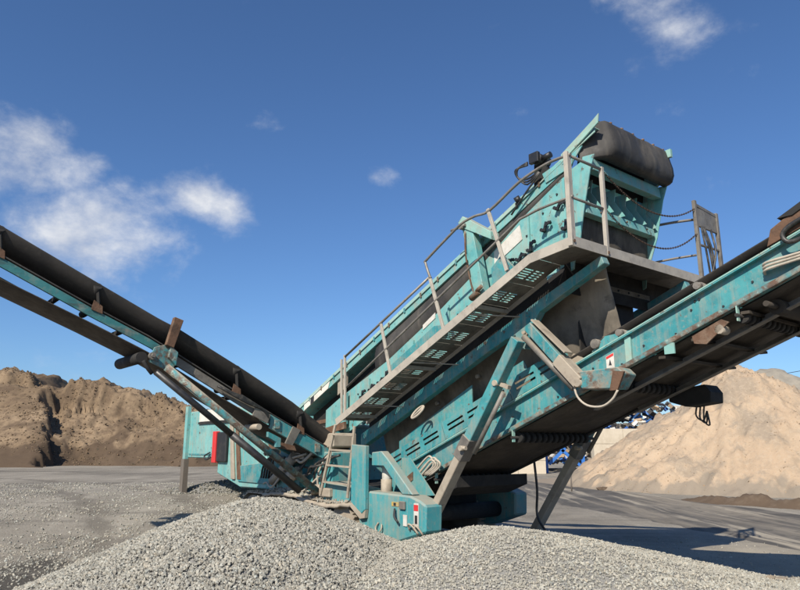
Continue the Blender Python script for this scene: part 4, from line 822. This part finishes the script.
for k in range(16):   # crowded hydraulics between hopper and ladder
    a = Vector((rng.uniform(-7.6, -5.6), rng.uniform(.0, .2), rng.uniform(1.05, 1.5))); b = a + Vector((rng.uniform(.3, 1.0), rng.uniform(-.06, .06), rng.uniform(-.1, .6)))
    c = (a + b) / 2 + Vector((rng.uniform(-.15, .15), -.08, rng.uniform(-.18, .1)))
    part(MB().tube([a, a.lerp(c, .5) + Vector((0, -.02, .05)), c, b], rng.uniform(.014, .026)), 'hose', ['hose', 'hose_pale', 'hose'][k % 3], hop)
for k in range(7):
    u, h = rng.uniform(-7.4, -5.4), rng.uniform(1.05, 1.75)
    part(MB().box(u, u + rng.uniform(.12, .26), .04, .24, h, h + rng.uniform(.08, .18)).cyl((u + .06, .0, h + .05), (u + .06, .05, h + .05), .03, 8), 'valve_block', ['dusty_steel', 'galv_dark', 'teal_worn'][k % 3], hop, .008)
part(MB().prism([(-9.05, 1.12), (-8.90, 1.12), (-9.12, 2.3), (-9.25, 2.3)], .15, .198), 'dusty_strut', 'dusty_steel', hop, .01)
part(MB().prism([(-8.78, 1.12), (-8.60, 1.12), (-8.86, 2.2), (-8.98, 2.2)], .16, .198), 'rusty_strut', 'rust', hop, .01)
part(MB().prism([(-8.75, 1.08), (-7.4, 1.08), (-7.4, 1.5), (-8.75, 1.4)], .17, .198), 'skirt_panel', 'teal', hop, .01)
part(MB().prism([(-11.5, 1.60), (-9.95, 1.60), (-9.95, 1.63), (-11.5, 1.63)], .185, .199), 'seam', 'teal', hop)
part(MB().tube([(-10.2, .16, 1.66), (-10.4, .12, 1.58), (-10.3, .12, 1.5), (-10.1, .14, 1.56)], .018), 'handle', 'ink', hop)
part(MB().prism([(-8.4, 1.55), (-6.4, 1.55), (-6.6, 2.15), (-8.0, 2.3)], .5, 2.6), 'engine_cover', 'teal', hop, .02)
part(MB().prism([(-7.9, 1.5), (-7.5, 1.5), (-7.4, 2.1), (-7.8, 2.2)], .30, .48), 'tool_box', 'rust', hop, .01)
part(MB().prism([(-7.3, 1.2), (-6.9, 1.2), (-6.6, 1.75), (-6.9, 1.9)], .18, .40), 'side_box', 'teal_chassis', hop, .015)
part(MB().cyl((-7.15, .12, 1.15), (-6.2, .02, 1.62), .09, 12).cyl((-6.35, .0, 1.25), (-6.05, .0, 1.35), .1, 10), 'drive_unit', 'dusty_steel', hop)
for k in range(5): part(MB().tube([(-7.6 + .1 * k, .1, 1.2), (-7.4 + .1 * k, .05, 1.45 + .05 * k), (-7.0 + .08 * k, .02, 1.6), (-6.6, .05, 1.35 + .06 * k)], .02), 'hose', 'hose', hop)
part(MB().box(-6.35, -5.35, .25, .9, .98, 1.7), 'pump_housing', 'teal_chassis', hop, .02)
part(MB().prism([(-6.1, 1.70), (-5.4, 1.78), (-5.4, 2.02), (-6.1, 2.0)], .3, .8), 'pump_cover', 'dusty_steel', hop, .02)
for k in range(4): part(MB().tube([(-5.75 + .12 * k, .18, 1.0), (-5.7 + .12 * k, .12, 1.3), (-5.5 + .08 * k, .14, 1.55), (-5.3, .2, 1.7)], .018), 'hose', 'hose_pale' if k % 2 else 'hose', hop)
part(MB().box(-5.32, -5.0, -.02, .24, .98, 1.12), 'dusty_block', 'dusty_steel', hop, .015)

# --- side conveyor reaching out to the near left
SU0, SU1 = -5.6, -6.55     # near and far side of the conveyor
vp = [.75, .49, -.44, -1.36, -2.5, -2.79, -3.8, -5.02, -6.4, -8.0]; bt = [1.78, 1.92, 2.51, 2.99, 3.55, 3.66, 4.12, 4.68, 5.30, 5.98]
vs2 = np.linspace(.75, -6.3, 60)
def belt_top(v): return float(np.interp(-v, [-x for x in vp], bt))
def frm_top(v): return float(np.interp(-v, [-.63, .79, 2.9, 3.76, 4.98, 6.4, 8.0], [1.60, 2.28, 3.37, 3.73, 4.28, 4.92, 5.62]))
fr = MB()
def ribbon(mb, fn, v0, v1, dz0, dz1, u0, u1, n=24):
    vv = np.linspace(v0, v1, n)
    poly = [(v, fn(v) + dz0) for v in vv] + [(v, fn(v) + dz1) for v in vv[::-1]]
    return mb.prism(poly, u0, u1, 'u')
for u in (SU0, SU1):
    ribbon(fr, frm_top, -2.72, -6.3, -.125, 0, u, u - .05)
scv = part(fr, 'side_conveyor', 'teal_worn', bevel=0)
for u in (SU0, SU1): part(ribbon(MB(), frm_top, .63, -.82, -.21, .02, u, u - .06), 'frame_beam', 'teal', scv, .005)
for u in (SU0, SU1): part(ribbon(MB(), frm_top, -.83, -2.70, -.14, .0, u - .02, u - .07), 'link_beam', 'galv_dark', scv)
part(ribbon(MB(), frm_top, .63, -6.3, .022, .04, SU0 + .01, SU0 - .07, 40), 'edge_strip', 'rubber', scv)
for v in np.arange(.3, -6.2, -.9): part(MB().box(SU1, SU0 - .08, v - .03, v + .03, frm_top(v) - .12, frm_top(v) - .06), 'cross_tie', 'under_dark', scv)
rows = []
for v in vs2:
    h = belt_top(v); row = []
    for a in np.linspace(-1, 1, 13):
        t = abs(a); row.append(Vector(((SU0 + SU1) / 2 + .52 * math.sin(a * 1.35) / math.sin(1.35), v, h - .27 + .27 * t ** 2.6)))
    rows.append(row)
part(MB().grid(rows, (0, 0, .016)), 'belt', 'belt', scv)
def ret(v): return float(np.interp(-v, [-.63, .6, 1.7, 2.5, 2.95, 3.75, 4.95, 6.4, 8.0], [1.48, 2.02, 2.56, 2.98, 3.20, 3.53, 4.00, 4.60, 5.25]))
P = [[Vector((u, v, ret(v) - .05 * (1 - ((u - (SU0 + SU1) / 2) / .48) ** 2))) for u in np.linspace(SU1 + .02, SU0 - .02, 7)] for v in np.linspace(.6, -6.3, 60)]
part(MB().grid(P, (0, 0, -.016)), 'return_belt', 'return_belt', scv)
for v in (-.27, -1.48, -3.71, -5.02, -6.1):
    h = belt_top(v)
    part(MB().cyl((SU0 + .03, v, h - .02), (SU0 - .22, v, h - .20), .062, 12).cyl((SU0 - .24, v, h - .33), (SU1 + .24, v, h - .33), .055, 12).cyl((SU1 - .03, v, h - .02), (SU1 + .22, v, h - .20), .06, 12)
         .beam((SU0 + .02, v, h - .04), (SU0 - .01, v + .05, frm_top(v) + .02), .05, .02), 'idler_set', 'under_dark', scv)
    part(MB().prism([(v - .06, frm_top(v) + .0), (v + .10, frm_top(v) - .05), (v + .09, frm_top(v) + .06), (v - .03, frm_top(v) + .14)], SU0 + .005, SU0 + .02, 'u'), 'idler_bracket', 'rust', scv)
# fold hinge: roller, teal bracket, rusty upright
part(MB().prism([(-2.84, 3.24), (-2.66, 3.30), (-2.50, 3.16), (-2.52, 2.96), (-2.66, 2.92), (-2.92, 3.02)], SU0 + .04, SU0 + .06, 'u').prism([(-2.62, 3.28), (-2.50, 3.18), (-2.52, 2.98), (-2.64, 3.1)], SU0 + .06, SU0 + .14, 'u'), 'hinge_bracket', 'teal_rusty', scv, .006)
part(MB().prism([(-2.70, 3.28), (-2.58, 3.24), (-2.46, 3.68), (-2.60, 3.72)], SU0 + .065, SU0 + .16, 'u'), 'hinge_upright', 'rust', scv, .006)
part(MB().cyl((SU0 + .08, -3.02, 3.07), (SU1 - .02, -3.02, 3.07), .085, 16), 'bend_roller', 'under_dark', scv)
part(MB().cyl((SU0 + .08, -2.88, 3.10), (SU0 + .14, -2.88, 3.10), .055, 10).cyl((SU0 + .14, -2.88, 3.10), (SU0 + .19, -2.88, 3.10), .03, 6), 'hinge_pin', 'galv_dark', scv)
part(MB().tube([(SU0 + .1, -3.0, 3.02), (SU0 + .12, -2.94, 2.92), (SU0 + .1, -2.86, 2.84)], .03), 'hinge_lug', 'under_dark', scv)
# supporting strut, ram and small plates
part(MB().cyl((SU0 + .12, -2.66, 2.95), (SU0 + .16, .02, 1.06), .058, 14), 'support_strut', 'teal_rusty', scv)
part(MB().cyl((SU0 + .20, -2.84, 2.86), (SU0 + .22, -1.5, 1.90), .05, 12).cyl((SU0 + .22, -1.6, 1.97), (SU0 + .22, -.35, 1.08), .06, 12), 'lift_ram', 'black', scv)
part(MB().beam((SU0 + .14, .0, 1.10), (SU0 - .2, .25, .98), .16, .14), 'strut_foot', 'dusty_steel', scv, .01)
part(MB().prism([(-1.12, 2.42), (-.84, 2.30), (-.90, 2.16), (-1.16, 2.28)], SU0 + .002, SU0 + .05, 'u'), 'clamp_plate', 'galv_dark', scv)
part(MB().prism([(-.40, 2.12), (-.26, 2.06), (-.42, 1.78), (-.55, 1.82)], SU0 + .002, SU0 + .04, 'u'), 'hanger', 'galv_dark', scv)
part(MB().prism([(-.66, 1.86), (-.38, 1.80), (-.34, 1.72), (-.66, 1.76)], SU0 + .04, SU0 + .06, 'u'), 'rusty_hanger', 'rust', scv)
part(MB().cyl((SU0 + .06, -1.05, 2.10), (SU0 - .4, -1.05, 2.10), .05, 12), 'small_roller', 'dusty_steel', scv)
for k in range(4): part(MB().tube([(SU0 + .05, -1.8 + .05 * k, 2.72 - .02 * k), (SU0 + .07, -1.3, 2.48 + .02 * k), (SU0 + .05, -1.0, 2.38), (SU0 + .03, -.86, 2.22 + .03 * k)], .02), 'hose', 'hose', scv)
part(MB().prism([(-.95, 2.02), (-.72, 1.92), (-.72, 1.78), (-.80, 1.78), (-.80, 1.86), (-.95, 1.94)], SU0 + .13, SU0 + .2, 'u'), 'strut_lug', 'teal', scv)
for (v, dz) in ((-.70, .04), (.1, .02), (.45, .0)): part(MB().box(SU0 + .002, SU0 + .03, v - .05, v + .05, frm_top(v) - .16, frm_top(v) - .02), 'joint_plate', 'teal_rusty', scv, .004)

# ------------------------------------------------------------------ background yard
def wall(x0, x1, y0, h, n, label):
    w = bpy.data.objects.new('concrete_wall', None); col.objects.link(w); w.location = (x0, y0, 0); tag(w, label, 'wall')
    rows = 3; L_ = x1 - x0
    for r_ in range(rows):
        for k in range(n):
            a, b = L_ * k / n, L_ * (k + 1) / n
            MB().box(a + .006, b - .006, .015 * ((k + r_) % 2), .8, h * r_ / rows + (.004 if r_ else -.3), h * (r_ + 1) / rows - .004).build('panel', 'concrete', w, .02)
    return w
wall(12.65, 20.5, 44.5, 2.95, 4, 'pale concrete bay wall half buried by the tan sand cone')
wall(4.2, 9.9, 46.5, 2.6, 3, 'pale concrete wall glimpsed left of the blue frame, behind the machine')
# scrap heap behind the walls: jumbled plates, blocks and bars
def scrap():
    VV = []; FF = []; TT = []; off = 0
    pal = [(.03, .03, .035), (.035, .11, .34), (.05, .05, .05), (.45, .43, .39), (.28, .20, .12), (.10, .09, .08), (.55, .50, .42), (.05, .16, .42), (.04, .035, .03), (.20, .17, .13)]
    bf = np.array([(0, 3, 2, 1), (4, 5, 6, 7), (0, 1, 5, 4), (1, 2, 6, 5), (2, 3, 7, 6), (3, 0, 4, 7)])
    bv = np.array([(-1, -1, -1), (1, -1, -1), (1, 1, -1), (-1, 1, -1), (-1, -1, 1), (1, -1, 1), (1, 1, 1), (-1, 1, 1)]) / 2
    for i in range(2600):
        x = rng.uniform(5, 32); y = rng.uniform(50.5, 58)
        top = np.interp(x, [5, 9, 12, 14, 17, 20, 24, 32], [1.2, 1.9, 3.0, 3.7, 4.6, 5.6, 5.2, 3.0]) * (1 - abs(y - 54.5) / 6)
        if top < .2: continue
        z = top * rng.uniform(.5, 1)
        s_ = np.array([rng.uniform(.10, .95), rng.uniform(.06, .4), rng.uniform(.03, .32)])
        m_ = np.array(Matrix.Rotation(rng.uniform(0, 6.3), 3, 'Z') @ Matrix.Rotation(rng.uniform(-.9, .9), 3, 'X') @ Matrix.Rotation(rng.uniform(-.9, .9), 3, 'Y'))
        VV.append((bv * s_) @ m_.T + (x, y, z)); FF.append(bf + off); off += 8; c = np.array(pal[rng.integers(len(pal))]) * rng.uniform(.7, 1.3); TT.append(np.tile(c, (6, 1)))
    o = arr_mesh('scrap_heap', np.concatenate(VV), np.concatenate(FF), 'scrap', False, np.concatenate(TT)); tag(o, 'jumbled scrap heap of blue, white and dark pieces behind the concrete walls', 'scrap heap', kind='stuff')
scrap()
fb = bpy.data.objects.new('blue_steel_frame', None); col.objects.link(fb); fb.location = (10.2, 48.2, 0); tag(fb, 'blue steel frame with diagonal struts in the gap between concrete walls', 'steel frame')
for x in (0, 2.6): MB().box(x, x + .22, 0, .22, -.2, 3.1).build('post', 'blue_steel', fb, .01)
MB().beam((.22, .11, 2.9), (2.6, .11, 2.9), .2, .2).build('top_bar', 'blue_steel', fb)
for a, b in (((.3, .1, .6), (1.5, .1, 1.7)), ((2.5, .1, .5), (1.1, .1, 1.7)), ((1.1, .1, 1.7), (2.5, .1, 2.7)), ((.3, .1, 2.6), (1.3, .1, 1.75))): MB().beam(a, b, .16, .2).build('diagonal_strut', 'blue_steel', fb)
for k in range(4): MB().box(.2, 2.6, .6, .7, .2 + k * .55, .3 + k * .55).build('rail', 'under_dark', fb)
mp = MB().cyl((0, 0, -.1), (0, 0, .85), .03, 8).cyl((0, 0, .85), (0, 0, .92), .045, 8).build('marker_post', 'wood_post'); mp.location = (6.95, 28.0, 0); tag(mp, 'thin dark marker post standing on the far verge beyond the road', 'post')
for i, (x, y, s_) in enumerate(((8.6, 29.4, .30), (9.15, 29.0, .20), (4.75, 8.9, .10), (4.45, 8.55, .075))):
    v, f = stone_protos('ico', 1)[0]
    me = MB(); v = v * s_ * np.array([1.0, .8, .6]) * (1 + rng.uniform(-.2, .2, (len(v), 1))); me.add([Vector(p) for p in v], [tuple(q) for q in f]); o = me.build('soil_clod', 'mud' if i < 2 else 'sand_tan', None); o.location = (x, y, (g(x, y) if i < 2 else max(heapR(x, y), g(x, y))) + s_ * .12)
    tag(o, ['larger brown soil clod lying on verge at foot of tan cone', 'smaller brown soil clod lying on verge at foot of tan cone', 'larger tan lump on the edge of the fine gravel heap', 'smaller tan lump on the edge of the fine gravel heap'][i], 'clod')
# two overhead wires far right
for z in (0, 1): 
    o = MB().tube([(30, 72, 7.6 - z * 1.0), (41, 72, 9.4 - z * 1.0), (90, 78, 18 - z * 1.0)], .035, 6).build('overhead_wire', 'ink'); tag(o, ['upper', 'lower'][z] + ' dark overhead wire in the sky above the grey sand peak', 'wire')
